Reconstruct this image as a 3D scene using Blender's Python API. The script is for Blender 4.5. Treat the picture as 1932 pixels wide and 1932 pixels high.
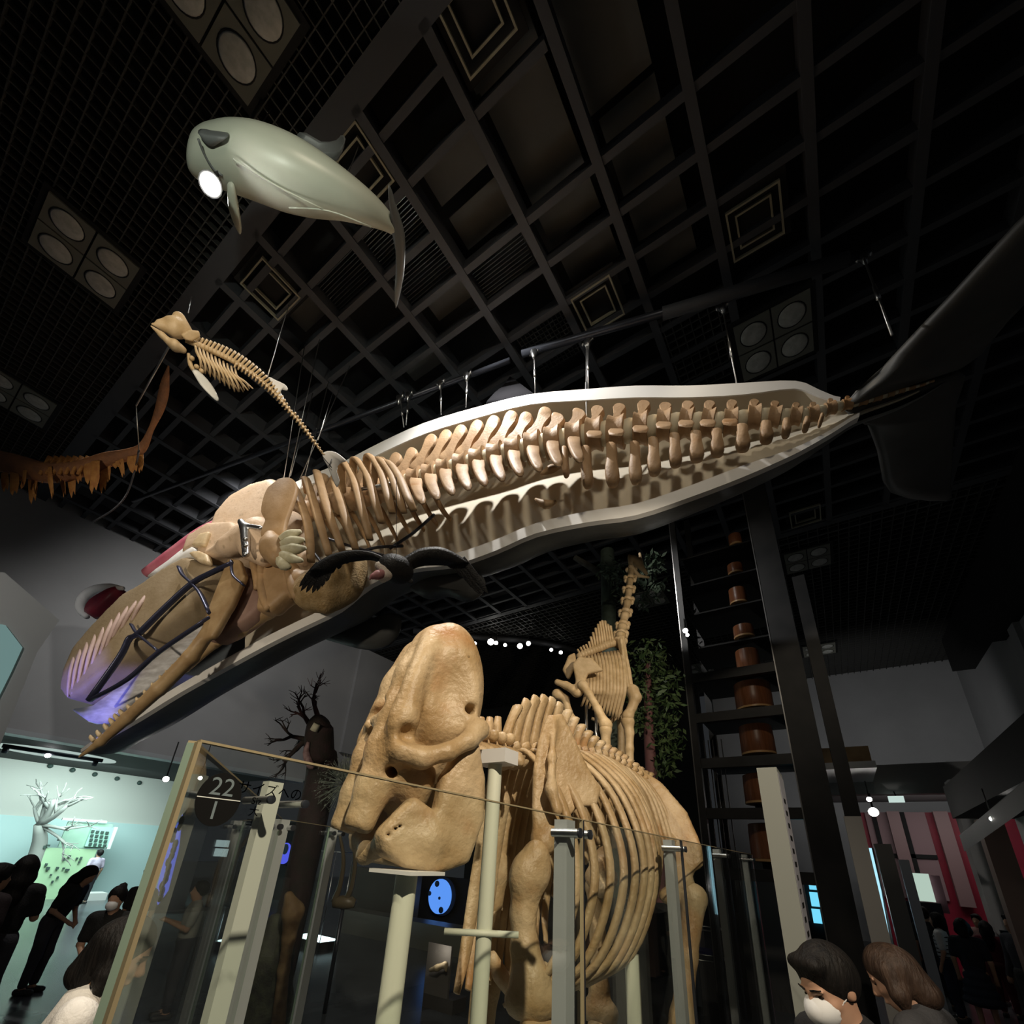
import bpy, bmesh, math, random
import numpy as np
from mathutils import Vector, Matrix
random.seed(7); RNG = np.random.default_rng(7)
for _o in list(bpy.data.objects): bpy.data.objects.remove(_o)
SC = bpy.context.scene; COL = SC.collection
# ------------------------------------------------------------------ camera
F, CX, CY = 860.0, 966.0, 1244.0          # focal length and principal point for a 1932 px frame
YAW, PIT, ROL = .6101, .40488, -.0574
CAM = np.array([0, 0, 2.2])
def _rot(y, p, r):
    c, s = math.cos, math.sin
    return np.array([[c(y), -s(y), 0], [s(y), c(y), 0], [0, 0, 1]]) @ np.array([[1, 0, 0], [0, c(p), -s(p)], [0, s(p), c(p)]]) @ np.array([[c(r), 0, s(r)], [0, 1, 0], [-s(r), 0, c(r)]])
RM = _rot(YAW, PIT, ROL)
cd = bpy.data.cameras.new('camera'); cam = bpy.data.objects.new('camera', cd); COL.objects.link(cam)
cd.sensor_width = 36; cd.sensor_fit = 'HORIZONTAL'; cd.lens = F / 1932 * 36; cd.shift_y = (CY - 966) / 1932; cd.clip_start = .02; cd.clip_end = 200
_m = Matrix([[RM[i, 0], RM[i, 2], -RM[i, 1], CAM[i]] for i in range(3)] + [[0, 0, 0, 1]])
cam.matrix_world = _m; SC.camera = cam
# ------------------------------------------------------------------ world, exposure, lamps
w = bpy.data.worlds.new('hall_ambient'); SC.world = w; w.use_nodes = True
w.node_tree.nodes['Background'].inputs[0].default_value = (.85, .92, 1, 1)
w.node_tree.nodes['Background'].inputs[1].default_value = .016
SC.cycles.use_adaptive_sampling = True; SC.cycles.adaptive_threshold = .02; SC.cycles.max_bounces = 7; SC.cycles.diffuse_bounces = 3; SC.cycles.glossy_bounces = 3; SC.cycles.transparent_max_bounces = 16
vs = SC.view_settings; vs.view_transform = 'Standard'; vs.look = 'None'; vs.gamma = 1; vs.use_curve_mapping = False; vs.exposure = .35
def V(*a): return np.array(a, float)
def nrm(v): v = np.array(v, float); return v / (np.linalg.norm(v) + 1e-12)
def spot(loc, to, power, angle, col=(1, 1, 1), blend=.5, r=.06):
    l = bpy.data.lights.new('spot_lamp', 'SPOT'); l.energy = power; l.spot_size = math.radians(angle); l.spot_blend = blend; l.color = col; l.shadow_soft_size = r
    o = bpy.data.objects.new('spot_lamp', l); COL.objects.link(o); o.location = loc
    o.rotation_euler = Vector(np.array(to, float) - np.array(loc, float)).to_track_quat('-Z', 'Y').to_euler(); return o
def point(loc, power, col=(1, 1, 1), r=.1):
    l = bpy.data.lights.new('point_lamp', 'POINT'); l.energy = power; l.color = col; l.shadow_soft_size = r
    o = bpy.data.objects.new('point_lamp', l); COL.objects.link(o); o.location = loc; return o
def area(loc, to, power, sx, sy, col=(1, 1, 1)):
    l = bpy.data.lights.new('panel_lamp', 'AREA'); l.energy = power; l.shape = 'RECTANGLE'; l.size = sx; l.size_y = sy; l.color = col
    o = bpy.data.objects.new('panel_lamp', l); COL.objects.link(o); o.location = loc
    o.rotation_euler = Vector(np.array(to, float) - np.array(loc, float)).to_track_quat('-Z', 'Y').to_euler(); return o
WARM = (1, .86, .66); NEUT = (1, .95, .87)
# big key spots over the whale, hung from the ceiling in front of its cut face
spot((-3.2, 2.85, 10.05), (-2.9, 4.0, 6.4), 620, 120, (1, .97, .92), .6, .04)
spot((-7.3, 1.2, 10.05), (-7.6, 2.6, 5.6), 560, 66, NEUT, .6, .05)
spot((-.1, 3.6, 10.05), (.2, 4.8, 6.6), 60, 60, WARM, .7, .04)
# warm fill on the whale from added spots behind the camera
spot((1.0, -2.5, 8.5), (-3.5, 4.0, 6.3), 440, 75, WARM, .8, .3)
spot((-4.5, -4.0, 3.2), (-7.5, 2.4, 5.0), 620, 52, WARM, .8, .2)  # added low fill spot for the whale's head and pale lower rim
# elephant and giraffe keys
spot((2.4, -1.2, 5.6), (-1.6, 2.5, 2.3), 1000, 48, WARM, .5, .06)
spot((-4.2, -1.6, 7.6), (-1.8, 2.4, 2.6), 520, 45, WARM, .5, .06)
spot((1.2, 2.6, 4.9), (-2.0, 5.2, 4.9), 300, 50, WARM, .5, .05)  # giraffe key is an added spot, low enough to shine under the whale
# dolphin and porpoise skeleton
spot((-5.43, .09, 9.9), (-4.2, .9, 8.7), 60, 120, (1, .97, .85), .8, .06)
spot((-2.0, -1.5, 6.5), (-4.4, .9, 8.6), 160, 45, (.95, 1, .85), .6, .1)
spot((-1.0, -1.0, 5.0), (-5.5, 1.8, 7.2), 240, 35, WARM, .6, .08)
# walls, gallery
spot((-10, 3, 9.8), (-16, 7, 6.5), 520, 110, (1, .98, .96), .8, .3)
spot((1.5, 16, 6.0), (1.5, 23.3, 7.0), 200, 110, (1, 1, 1), .8, .3)
area((-21, 5.0, 4.3), (-23, 5.0, 0), 650, 3.5, 5, (.75, 1, .95))
area((2.2, 15.5, 4.0), (2.0, 17.5, 1.0), 26, 3, 2, (1, .95, .92))
# blue show light on the whale's nose
spot((-8.6, -1.6, .6), (-9.28, 1.78, 3.96), 900, 17, (.2, .2, 1), .6, .05)
spot((-8.5, -2.5, 6.0), (-13, .5, 5.2), 260, 60, (1, .98, .95), .8, .1)  # added spot, brightens the left wall case that the wall spot misses

# ------------------------------------------------------------------ geometry helpers
def ray(x, y): return RM @ V((x - CX) / F, 1, -(y - CY) / F)
def at(x, y, X=None, Y=None, Z=None, D=None, P=None, n=None):
    """a point seen at photo pixel x,y on a real plane: X/Y/Z constant, depth D, or the plane (P, n)"""
    d = ray(x, y)
    if X is not None: t = (X - CAM[0]) / d[0]
    elif Y is not None: t = (Y - CAM[1]) / d[1]
    elif Z is not None: t = (Z - CAM[2]) / d[2]
    elif D is not None: t = D
    else: t = np.dot(np.array(P) - CAM, n) / np.dot(d, n)
    return CAM + d * t
def cr(pts, sub=4):
    """Catmull-Rom through rows of numbers"""
    P = np.array(pts, float)
    if len(P) < 3 or sub < 2:
        if sub < 2: return P
        return np.array([P[0] + (P[-1] - P[0]) * i / sub for i in range(sub + 1)]) if len(P) == 2 else P
    Q = np.vstack([2 * P[0] - P[1], P, 2 * P[-1] - P[-2]]); out = []
    for i in range(1, len(Q) - 2):
        a, b, c, d = Q[i - 1:i + 3]
        for k in range(sub):
            t = k / sub
            out.append(.5 * (2 * b + (c - a) * t + (2 * a - 5 * b + 4 * c - d) * t * t + (3 * b - a - 3 * c + d) * t ** 3))
    out.append(P[-1]); return np.array(out)
def perp(t, up=(0, 0, 1)):
    t = nrm(t); u = np.array(up, float)
    if abs(np.dot(t, nrm(u))) > .97: u = V(1, 0, 0) if abs(t[0]) < .9 else V(0, 1, 0)
    a = nrm(np.cross(t, u)); return a, np.cross(a, t)
def rotm(ax, ang):
    return np.array(Matrix.Rotation(ang, 3, Vector(ax)))
class MB:
    def __init__(s): s.v = []; s.f = []; s.n = 0
    def add(s, vs_, fs):
        s.v += [tuple(map(float, p)) for p in vs_]; s.f += [tuple(i + s.n for i in f) for f in fs]; s.n = len(s.v); return s
    def box(s, c, sz, R=None):
        h = np.array(sz, float) / 2; c = np.array(c, float); R = np.eye(3) if R is None else np.array(R)
        vs_ = [c + R @ (h * V(a, b, d)) for a in (-1, 1) for b in (-1, 1) for d in (-1, 1)]
        return s.add(vs_, [(0, 1, 3, 2), (4, 6, 7, 5), (0, 4, 5, 1), (2, 3, 7, 6), (0, 2, 6, 4), (1, 5, 7, 3)])
    def bb(s, lo, hi): lo = np.array(lo, float); hi = np.array(hi, float); return s.box((lo + hi) / 2, np.abs(hi - lo))
    def loft(s, rings, cap=True, closed=True):
        n = len(rings[0]); vs_ = [p for r in rings for p in r]; fs = []
        for i in range(len(rings) - 1):
            for j in range(n if closed else n - 1):
                k = (j + 1) % n; fs.append((i * n + j, i * n + k, (i + 1) * n + k, (i + 1) * n + j))
        if cap and closed: fs.append(tuple(range(n - 1, -1, -1))); fs.append(tuple((len(rings) - 1) * n + j for j in range(n)))
        return s.add(vs_, fs)
    def tube(s, pts, r, n=8, sub=1, up=(0, 0, 1), flat=1.0):
        """r: radius or list; flat: second radius as a share of the first (along the frame's binormal)"""
        r = np.full(len(pts), r, float) if np.isscalar(r) else np.array(r, float)
        Q = cr(np.column_stack([np.array(pts, float), r]), sub); P, rr = Q[:, :3], np.maximum(Q[:, 3], 1e-4)
        T = np.gradient(P, axis=0); a, b = perp(T[0], up); rings = []
        for i in range(len(P)):
            t = nrm(T[i]); a = nrm(a - t * np.dot(a, t)); b = np.cross(a, t)
            rings.append([P[i] + rr[i] * (math.cos(q) * a + flat * math.sin(q) * b) for q in np.linspace(0, 2 * math.pi, n, endpoint=False)])
        return s.loft(rings)
    def ball(s, c, r, n=12, m=8, R=None):
        r = V(r, r, r) if np.isscalar(r) else np.array(r, float); R = np.eye(3) if R is None else np.array(R); c = np.array(c, float)
        rings = [[c + R @ (r * V(math.sin(t) * math.cos(q), math.sin(t) * math.sin(q), math.cos(t))) for q in np.linspace(0, 2 * math.pi, n, endpoint=False)] for t in np.linspace(.02, math.pi - .02, m + 1)]
        return s.loft(rings)
    def plate(s, poly, thick, bev=.2, sub=1, shift=0.0):
        """rounded plate: outline poly (3-D), thick = full thickness vector"""
        P = np.array(poly, float); th = np.array(thick, float)
        if sub > 1:
            P = cr(np.vstack([P[-1], P, P[0], P[1]]), sub)[sub:-2 * sub]
            P = P[:]
        c = P.mean(0); P = P + th * shift; ring = lambda k, z: [c + (p - c) * k + th * z for p in P]
        return s.loft([ring(1 - bev, -.5), ring(1 - bev * .3, -.36), ring(1, 0), ring(1 - bev * .3, .36), ring(1 - bev, .5)])
    def prism(s, poly, thick):
        P = np.array(poly, float); th = np.array(thick, float); return s.loft([P - th / 2, P + th / 2])
    def disc_lathe(s, c, axis, prof, n=20):
        """prof: list of (radius, offset along axis)"""
        a, b = perp(axis); ax = nrm(axis); c = np.array(c, float)
        return s.loft([[c + ax * z + max(r, 1e-4) * (math.cos(q) * a + math.sin(q) * b) for q in np.linspace(0, 2 * math.pi, n, endpoint=False)] for r, z in prof])
class Sdf:
    def __init__(s): s.o = []; s.lo = V(9e9, 9e9, 9e9); s.hi = -s.lo
    def _b(s, p, r, sub):
        if not sub: p = np.array(p, float); s.lo = np.minimum(s.lo, p - r); s.hi = np.maximum(s.hi, p + r)
    def cap(s, a, b, ra, rb=None, k=.03, sub=False):
        rb = ra if rb is None else rb; a = np.array(a, float); b = np.array(b, float); s._b(a, ra, sub); s._b(b, rb, sub); s.o.append(('c', a, b, ra, rb, k, sub)); return s
    def chain(s, pts, rs, k=.03, sub=False):
        for i in range(len(pts) - 1): s.cap(pts[i], pts[i + 1], rs[i], rs[i + 1], k, sub)
        return s
    def ell(s, c, r, R=None, k=.03, sub=False):
        c = np.array(c, float); r = V(r, r, r) if np.isscalar(r) else np.array(r, float); R = np.eye(3) if R is None else np.array(R); s._b(c, max(r), sub); s.o.append(('e', c, r, R, k, sub)); return s
    def box(s, c, h, R=None, rnd=.01, k=.03, sub=False):
        c = np.array(c, float); h = np.array(h, float); R = np.eye(3) if R is None else np.array(R); s._b(c, np.linalg.norm(h), sub); s.o.append(('b', c, h, R, rnd, k, sub)); return s
    def poly(s, pts, nvec, th, rnd=.02, k=.03, sub=False):
        """flat rounded plate from a 3-D outline, half thickness th, normal nvec"""
        P = np.array(pts, float); c = P.mean(0); ez = nrm(nvec); ex, ey = perp(ez); q = np.column_stack([(P - c) @ ex, (P - c) @ ey])
        for p in P: s._b(p, th + rnd, sub)
        s.o.append(('p', c, ex, ey, ez, q, th, rnd, k, sub)); return s
    def ev(s, X):
        d = np.full(len(X), 9e3)
        for o in s.o:
            if o[0] == 'c':
                _, a, b, ra, rb, k, sub = o; ab = b - a; t = np.clip((X - a) @ ab / (ab @ ab + 1e-12), 0, 1); e = np.linalg.norm(X - a - t[:, None] * ab, axis=1) - (ra + t * (rb - ra))
            elif o[0] == 'e':
                _, c, r, R, k, sub = o; q = (X - c) @ R; k0 = np.linalg.norm(q / r, axis=1); k1 = np.linalg.norm(q / r ** 2, axis=1) + 1e-9; e = k0 * (k0 - 1) / k1
            elif o[0] == 'b':
                _, c, h, R, rnd, k, sub = o; q = np.abs((X - c) @ R) - h; e = np.linalg.norm(np.maximum(q, 0), axis=1) + np.minimum(q.max(1), 0) - rnd
            else:
                _, c, ex, ey, ez, q, th, rnd, k, sub = o; p2 = np.column_stack([(X - c) @ ex, (X - c) @ ey]); z = (X - c) @ ez
                dd = np.full(len(X), 9e9); ins = np.zeros(len(X), bool); n = len(q)
                for i in range(n):
                    a, b = q[i], q[i - 1]; ab = b - a; w_ = p2 - a; t = np.clip(w_ @ ab / (ab @ ab + 1e-12), 0, 1); dd = np.minimum(dd, ((w_ - t[:, None] * ab) ** 2).sum(1))
                    cc = (p2[:, 1] >= a[1]) != (p2[:, 1] >= b[1]); den = b[1] - a[1] if abs(b[1] - a[1]) > 1e-9 else 1e-9
                    ins ^= cc & (p2[:, 0] < a[0] + (p2[:, 1] - a[1]) / den * (b[0] - a[0]))
                d2 = np.sqrt(dd) * np.where(ins, -1, 1); dz = np.abs(z) - th
                e = np.minimum(np.maximum(d2, dz), 0) + np.hypot(np.maximum(d2, 0), np.maximum(dz, 0)) - rnd
            if sub: e = -e; h = np.maximum(k - np.abs(d - e), 0) / k; d = np.maximum(d, e) + h * h * k / 4
            else: h = np.maximum(k - np.abs(d - e), 0) / k; d = np.minimum(d, e) - h * h * k / 4
        return d
    def mesh(s, h):
        lo = s.lo - 2.5 * h; n = np.ceil((s.hi + 2.5 * h - lo) / h).astype(int) + 1
        g = [lo[i] + h * np.arange(n[i]) for i in range(3)]
        X = np.stack(np.meshgrid(*g, indexing='ij'), -1).reshape(-1, 3); d = np.concatenate([s.ev(X[i:i + 200000]) for i in range(0, len(X), 200000)]).reshape(n)
        sg = d < 0; cn = np.zeros(n - 1, int); cor = [(a, b, c) for a in (0, 1) for b in (0, 1) for c in (0, 1)]
        for a, b, c in cor: cn += sg[a:n[0] - 1 + a, b:n[1] - 1 + b, c:n[2] - 1 + c]
        A = np.argwhere((cn > 0) & (cn < 8)); idx = np.full(n - 1, -1); idx[A[:, 0], A[:, 1], A[:, 2]] = np.arange(len(A))
        pos = np.zeros((len(A), 3)); ct = np.zeros(len(A))
        for c0 in cor:
            for ax in range(3):
                if c0[ax]: continue
                c1 = list(c0); c1[ax] = 1; i0 = A + c0; i1 = A + c1
                d0 = d[i0[:, 0], i0[:, 1], i0[:, 2]]; d1 = d[i1[:, 0], i1[:, 1], i1[:, 2]]; m = (d0 < 0) != (d1 < 0)
                t = np.where(m, d0 / np.where(m, d0 - d1, 1), 0); p = i0 + t[:, None] * (np.array(c1) - np.array(c0)); pos[m] += p[m]; ct[m] += 1
        vs_ = lo + h * pos / ct[:, None]; fs = []
        for ax in range(3):
            b, c = (ax + 1) % 3, (ax + 2) % 3
            s0 = np.take(sg, range(n[ax] - 1), ax); s1 = np.take(sg, range(1, n[ax]), ax); E = np.argwhere(s0 != s1); E = E[(E[:, b] > 0) & (E[:, c] > 0) & (E[:, b] < n[b] - 1) & (E[:, c] < n[c] - 1)]
            if not len(E): continue
            inside = s0[E[:, 0], E[:, 1], E[:, 2]]; q = []
            for db, dc in ((-1, -1), (0, -1), (0, 0), (-1, 0)):
                k = E.copy(); k[:, b] += db; k[:, c] += dc; q.append(idx[k[:, 0], k[:, 1], k[:, 2]])
            q = np.array(q).T; q[~inside] = q[~inside][:, ::-1]; fs.append(q)
        return vs_, np.vstack(fs)
    def into(s, mb, h): v, f = s.mesh(h); mb.add(v, [tuple(int(i) for i in q) for q in f]); return mb
ORG = {}
def _mesh(name, v, f, mat, smooth=True):
    me = bpy.data.meshes.new(name); me.from_pydata(v, [], f); me.validate()
    if len(f) < 6000:
        bm = bmesh.new(); bm.from_mesh(me); bmesh.ops.recalc_face_normals(bm, faces=bm.faces); bm.to_mesh(me); bm.free()
    me.update()
    if smooth: me.polygons.foreach_set('use_smooth', [True] * len(me.polygons))
    if mat: me.materials.append(mat)
    return me
def build(mb, name, mat, parent=None, smooth=True, sharp=None, label=None):
    if isinstance(mb, Sdf): raise TypeError
    P = np.array(mb.v, float)
    if parent is None: L = V((P[:, 0].min() + P[:, 0].max()) / 2, (P[:, 1].min() + P[:, 1].max()) / 2, P[:, 2].min())
    else: L = ORG[parent.name]
    me = _mesh(name, [tuple(p) for p in P - L], mb.f, mat, smooth)
    o = bpy.data.objects.new(name, me); COL.objects.link(o); ORG[o.name] = L
    if parent is None: o.location = L
    else: o.parent = parent
    if smooth and sharp is not None:
        try: me.set_sharp_from_angle(angle=math.radians(sharp))
        except Exception: pass
    if label: o['label'] = label
    return o
def sdf(s, h, name, mat, parent=None, label=None): return build(s.into(MB(), h), name, mat, parent, label=label)
def thing(name, label, cat, loc, group=None):
    o = bpy.data.objects.new(name, None); COL.objects.link(o); o.location = loc; o.empty_display_size = .1; ORG[o.name] = np.array(loc, float); tag(o, label, cat, group); return o
def tag(o, label, cat, group=None):
    o['label'] = label; o['category'] = cat
    if group: o['group'] = group
    return o
def struct(o): o['kind'] = 'structure'; return o
def stuff(o): o['kind'] = 'stuff'; return o
def share(src, name, parent, R=None, loc=(0, 0, 0), scale=(1, 1, 1)):
    """copy of a part that shares its mesh, placed in the parent's frame"""
    o = bpy.data.objects.new(name, src.data); COL.objects.link(o); o.parent = parent; o.location = loc; o.scale = scale
    if R is not None: o.rotation_euler = Matrix(R).to_euler()
    ORG[o.name] = ORG[parent.name]; return o
# ------------------------------------------------------------------ materials
def mat(name, c1, c2=None, rough=.6, scale=4, detail=5, lo=.35, hi=.65, bump=0, bscale=None, metal=0, spec=.4, c3=None, s3=1.2, lo3=.55, hi3=.7, emit=None, es=0, stretch=None):
    m = bpy.data.materials.new(name); m.use_nodes = True; N = m.node_tree.nodes; L = m.node_tree.links; b = N['Principled BSDF']
    b.inputs['Roughness'].default_value = rough; b.inputs['Metallic'].default_value = metal; b.inputs['Specular IOR Level'].default_value = spec; b.inputs['Base Color'].default_value = (*c1, 1)
    tc = N.new('ShaderNodeTexCoord'); src = tc.outputs['Object']
    if stretch:
        mp = N.new('ShaderNodeMapping'); mp.inputs['Scale'].default_value = stretch; L.new(src, mp.inputs[0]); src = mp.outputs[0]
    def nz(sc, a, z, det=detail):
        t = N.new('ShaderNodeTexNoise'); t.inputs['Scale'].default_value = sc; t.inputs['Detail'].default_value = det; L.new(src, t.inputs['Vector'])
        r = N.new('ShaderNodeMapRange'); r.inputs['From Min'].default_value = a; r.inputs['From Max'].default_value = z; L.new(t.outputs['Fac'], r.inputs['Value']); return t, r
    if c2 is not None:
        t, r = nz(scale, lo, hi); mx = N.new('ShaderNodeMix'); mx.data_type = 'RGBA'; L.new(r.outputs[0], mx.inputs['Factor']); mx.inputs['A'].default_value = (*c1, 1); mx.inputs['B'].default_value = (*c2, 1); out = mx.outputs['Result']
        if c3 is not None:
            t3, r3 = nz(s3, lo3, hi3); m3 = N.new('ShaderNodeMix'); m3.data_type = 'RGBA'; L.new(r3.outputs[0], m3.inputs['Factor']); L.new(out, m3.inputs['A']); m3.inputs['B'].default_value = (*c3, 1); out = m3.outputs['Result']
        L.new(out, b.inputs['Base Color'])
    if bump:
        t2, r2 = nz(bscale or scale * 4, 0, 1); bp = N.new('ShaderNodeBump'); bp.inputs['Strength'].default_value = bump; bp.inputs['Distance'].default_value = .02; L.new(t2.outputs['Fac'], bp.inputs['Height']); L.new(bp.outputs[0], b.inputs['Normal'])
    if emit: b.inputs['Emission Color'].default_value = (*emit, 1); b.inputs['Emission Strength'].default_value = es
    return m
def emis(name, c, s):
    m = bpy.data.materials.new(name); m.use_nodes = True; N = m.node_tree.nodes; L = m.node_tree.links; N.remove(N['Principled BSDF']); e = N.new('ShaderNodeEmission'); e.inputs[0].default_value = (*c, 1); e.inputs[1].default_value = s; L.new(e.outputs[0], N['Material Output'].inputs[0]); return m
def glassm(name, tint=(.93, .97, .95), refl=.9):
    m = bpy.data.materials.new(name); m.use_nodes = True; N = m.node_tree.nodes; L = m.node_tree.links; N.remove(N['Principled BSDF'])
    t = N.new('ShaderNodeBsdfTransparent'); t.inputs[0].default_value = (*tint, 1); g = N.new('ShaderNodeBsdfGlossy'); g.inputs['Roughness'].default_value = 0; g.inputs[0].default_value = (refl, refl, refl, 1)
    f = N.new('ShaderNodeLayerWeight'); f.inputs[0].default_value = .5; p = N.new('ShaderNodeMath'); p.operation = 'POWER'; p.inputs[1].default_value = 5; L.new(f.outputs['Facing'], p.inputs[0])
    q = N.new('ShaderNodeMath'); q.operation = 'MULTIPLY_ADD'; q.inputs[1].default_value = .8; q.inputs[2].default_value = .03; L.new(p.outputs[0], q.inputs[0])
    mx = N.new('ShaderNodeMixShader'); L.new(q.outputs[0], mx.inputs[0]); L.new(t.outputs[0], mx.inputs[1]); L.new(g.outputs[0], mx.inputs[2]); L.new(mx.outputs[0], N['Material Output'].inputs[0]); return m
M = dict(
    bone=mat('aged_bone', (.46, .30, .17), (.34, .21, .11), .55, 3.0, 6, .35, .7, .25, 30, c3=(.35, .17, .06), s3=2.2, lo3=.58, hi3=.75),
    ebone=mat('elephant_bone', (.60, .45, .27), (.40, .26, .12), .42, 4.5, 9, .36, .66, .45, 30, c3=(.42, .21, .08), s3=3.2, lo3=.55, hi3=.78),
    ribbone=mat('rib_bone', (.43, .28, .15), (.34, .21, .10), .55, 5, 5, .35, .7, .15, 30),
    palebone=mat('pale_bone', (.72, .58, .38), (.60, .45, .26), .5, 8, 5, .35, .7, .15, 40),
    smallbone=mat('porpoise_bone', (.66, .50, .30), (.52, .37, .19), .5, 14, 5, .35, .7, .1, 60),
    gbone=mat('giraffe_bone', (.62, .46, .27), (.46, .32, .16), .5, 10, 5, .35, .7, .15, 50),
    white=mat('white_board', (.78, .77, .75), rough=.5),
    lining=mat('painted_lining', (.66, .61, .50), (.60, .54, .43), .7, 1.2, 4, .3, .7),
    skin=mat('dark_whale_skin', (.085, .09, .09), (.12, .125, .12), .45, 2.2, 5, .35, .7, .25, 9),
    fins=mat('fluke_skin', (.045, .046, .045), (.065, .065, .063), .5, 2, 5),
    pink=mat('pink_organ', (.62, .16, .24), (.72, .26, .33), .4, 3, 4),
    red=mat('dark_red_tissue', (.28, .03, .05), (.18, .03, .05), .4, 4, 3),
    disc=mat('vertebra_disc', (.72, .66, .50), rough=.6),
    steel=mat('brushed_steel', (.55, .56, .57), rough=.3, metal=1),
    dsteel=mat('dark_steel', (.05, .055, .07), rough=.35, metal=.6),
    cable=mat('wire_cable', (.5, .5, .5), rough=.35, metal=1),
    beam=mat('ceiling_beam_paint', (.05, .053, .06), rough=.6),
    lattice=mat('lattice_paint', (.045, .045, .042), rough=.6),
    black=mat('matt_black', (.008, .008, .008), rough=.8),
    board=mat('ceiling_board', (.09, .092, .088), (.075, .077, .073), .8, 2, 3),
    wall=mat('grey_wall_plaster', (.33, .33, .33), (.29, .29, .29), .8, .6, 5, bump=.1, bscale=30),
    dwall=mat('dark_wall_paint', (.02, .02, .02), rough=.8),
    floor=mat('polished_floor', (.10, .11, .12), (.07, .075, .08), .25, 1.5, 4),
    cream=mat('cream_paint', (.72, .74, .60), rough=.45),
    green=mat('pale_post_paint', (.50, .52, .46), rough=.4),
    grey=mat('grey_post_paint', (.36, .38, .39), rough=.4),
    lamp_panel=mat('lamp_panel_paint', (.16, .16, .13), rough=.5),
    lamp_disc=mat('frosted_lamp_glass', (.52, .52, .48), (.40, .40, .36), .4, 12, 3),
    vent=mat('vent_frame', (.30, .28, .20), rough=.4),
    glass=glassm('fence_glass', (.96, .98, .965)),
    glass_edge=mat('glass_edge', (.22, .30, .24), rough=.15, spec=.8),
    brass=mat('glass_edge_warm', (.34, .28, .17), rough=.3),
)

# ------------------------------------------------------------------ the hall
ZC = 10.2
m = MB().bb((-32, -9, -.2), (9, 27, 0)); struct(build(m, 'floor', M['floor'], smooth=False))
m = MB().bb((-17, -9, 11.3), (9, 27, 11.5)); ceil_o = struct(build(m, 'ceiling', M['black'], smooth=False))
def bar(name, lo, hi, mt, par): return build(MB().bb(lo, hi), name, mt, par, smooth=False)
# wide edge beam, then the coffer beams: long ones along y, cross ones along x
bar('edge_beam', (-16, .5, ZC), (6, .78, ZC + .45), M['beam'], ceil_o); bar('edge_beam', (-16, 11.6, ZC), (6, 11.8, ZC + .45), M['beam'], ceil_o)
b0 = bar('coffer_beam', (-.06, .7, ZC), (.06, 11.7, ZC + .3), M['beam'], ceil_o); b0.data.name = 'coffer_beam_long'
x0 = -3.22
COF_X = [x0 + 1.105 * k for k in range(-11, 9)]
b0.location.x = COF_X[0]
for x in COF_X[1:]: share(b0, 'coffer_beam', ceil_o, loc=(x, 0, 0))
COF_Y = [1.06, 1.55] + [2.12 + .59 * k for k in range(17)]
c0 = bar('cross_beam', (-16, -.045, ZC + .02), (6, .045, ZC + .24), M['beam'], ceil_o); c0.location.y = 2.71 + .59 * 16
bar('cross_beam', (-16, 1.015, ZC + .02), (-2.1, 1.105, ZC + .24), M['beam'], ceil_o)
for y in COF_Y[2:]:
    if abs(y - 2.12) > .1: share(c0, 'cross_beam', ceil_o, loc=(0, y, 0))
for y, xe in ((1.55, -1.1), (2.12, -3.2)): bar('cross_beam', (-16, y - .045, ZC + .02), (xe, y + .045, ZC + .24), M['beam'], ceil_o)
# plain boards and ducts seen between the beams
k = 0
for (xa, xb, ya, yb, z) in [(-3.1, -2.2, 1.65, 2.05, .42), (-3.1, -2.2, 2.2, 2.65, .42), (-3.1, -2.2, 2.75, 3.25, .42), (-2.0, -1.2, 1.15, 3.25, .4), (-1.0, -.2, .9, 2.4, .42), (-2.05, -1.2, .85, 1.5, .44), (-4.2, -3.3, 2.75, 3.2, .5), (-.9, -.2, 2.5, 4.5, .5), (-6.4, -5.6, 1.7, 2.05, .5), (-5.4, -4.5, 3.4, 3.8, .55), (-2.0, -1.2, 3.4, 4.4, .55)]:
    bar('ceiling_board', (xa, ya, ZC + z), (xb, yb, ZC + z + .03), M['board'], ceil_o)
for (ya, yb, xa, xb) in [(1.62, 2.08, -4.25, -3.3), (2.18, 2.66, -4.25, -3.3), (2.78, 3.26, -3.15, -2.25), (1.62, 2.08, -5.35, -4.4)]:
    mm = MB()
    for q in np.linspace(ya, yb, 11): mm.box(((xa + xb) / 2, q, ZC + .2), (xb - xa, .012, .07), rotm((1, 0, 0), .5))
    stuff(build(mm, 'louver_blades', M['steel'], ceil_o, smooth=False))
# egg-crate lattice nearest the camera: each slat its own piece
LX = np.arange(-15.9, 1.6, .147); LY = np.arange(-4.3, .48, .147)
s0 = bar('lattice_slat', (-.007, -4.4, ZC), (.007, .5, ZC + .09), M['lattice'], ceil_o); s0.location.x = LX[0]
for x in LX[1:]: share(s0, 'lattice_slat', ceil_o, loc=(x, 0, 0))
t0 = bar('lattice_slat', (-16, -.007, ZC + .001), (1.7, .007, ZC + .089), M['lattice'], ceil_o); t0.location.y = LY[0]
for y in LY[1:]: share(t0, 'lattice_slat', ceil_o, loc=(0, y, 0))
mm = MB()
for x in np.arange(-16, 5.9, .22): mm.bb((x - .01, 11.8, ZC), (x + .01, 23.3, ZC + .1))
for y in np.arange(11.9, 23.3, .22): mm.bb((-16, y - .01, ZC), (6, y + .01, ZC + .1))
stuff(build(mm, 'far_lattice', M['lattice'], ceil_o, smooth=False))
mm = MB()
for x in np.arange(-1.05, .02, .135): mm.bb((x - .008, 4.95, ZC + .03), (x + .008, 6.4, ZC + .1))
for y in np.arange(4.95, 6.45, .135): mm.bb((-1.05, y - .008, ZC + .03), (.05, y + .008, ZC + .1))
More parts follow.
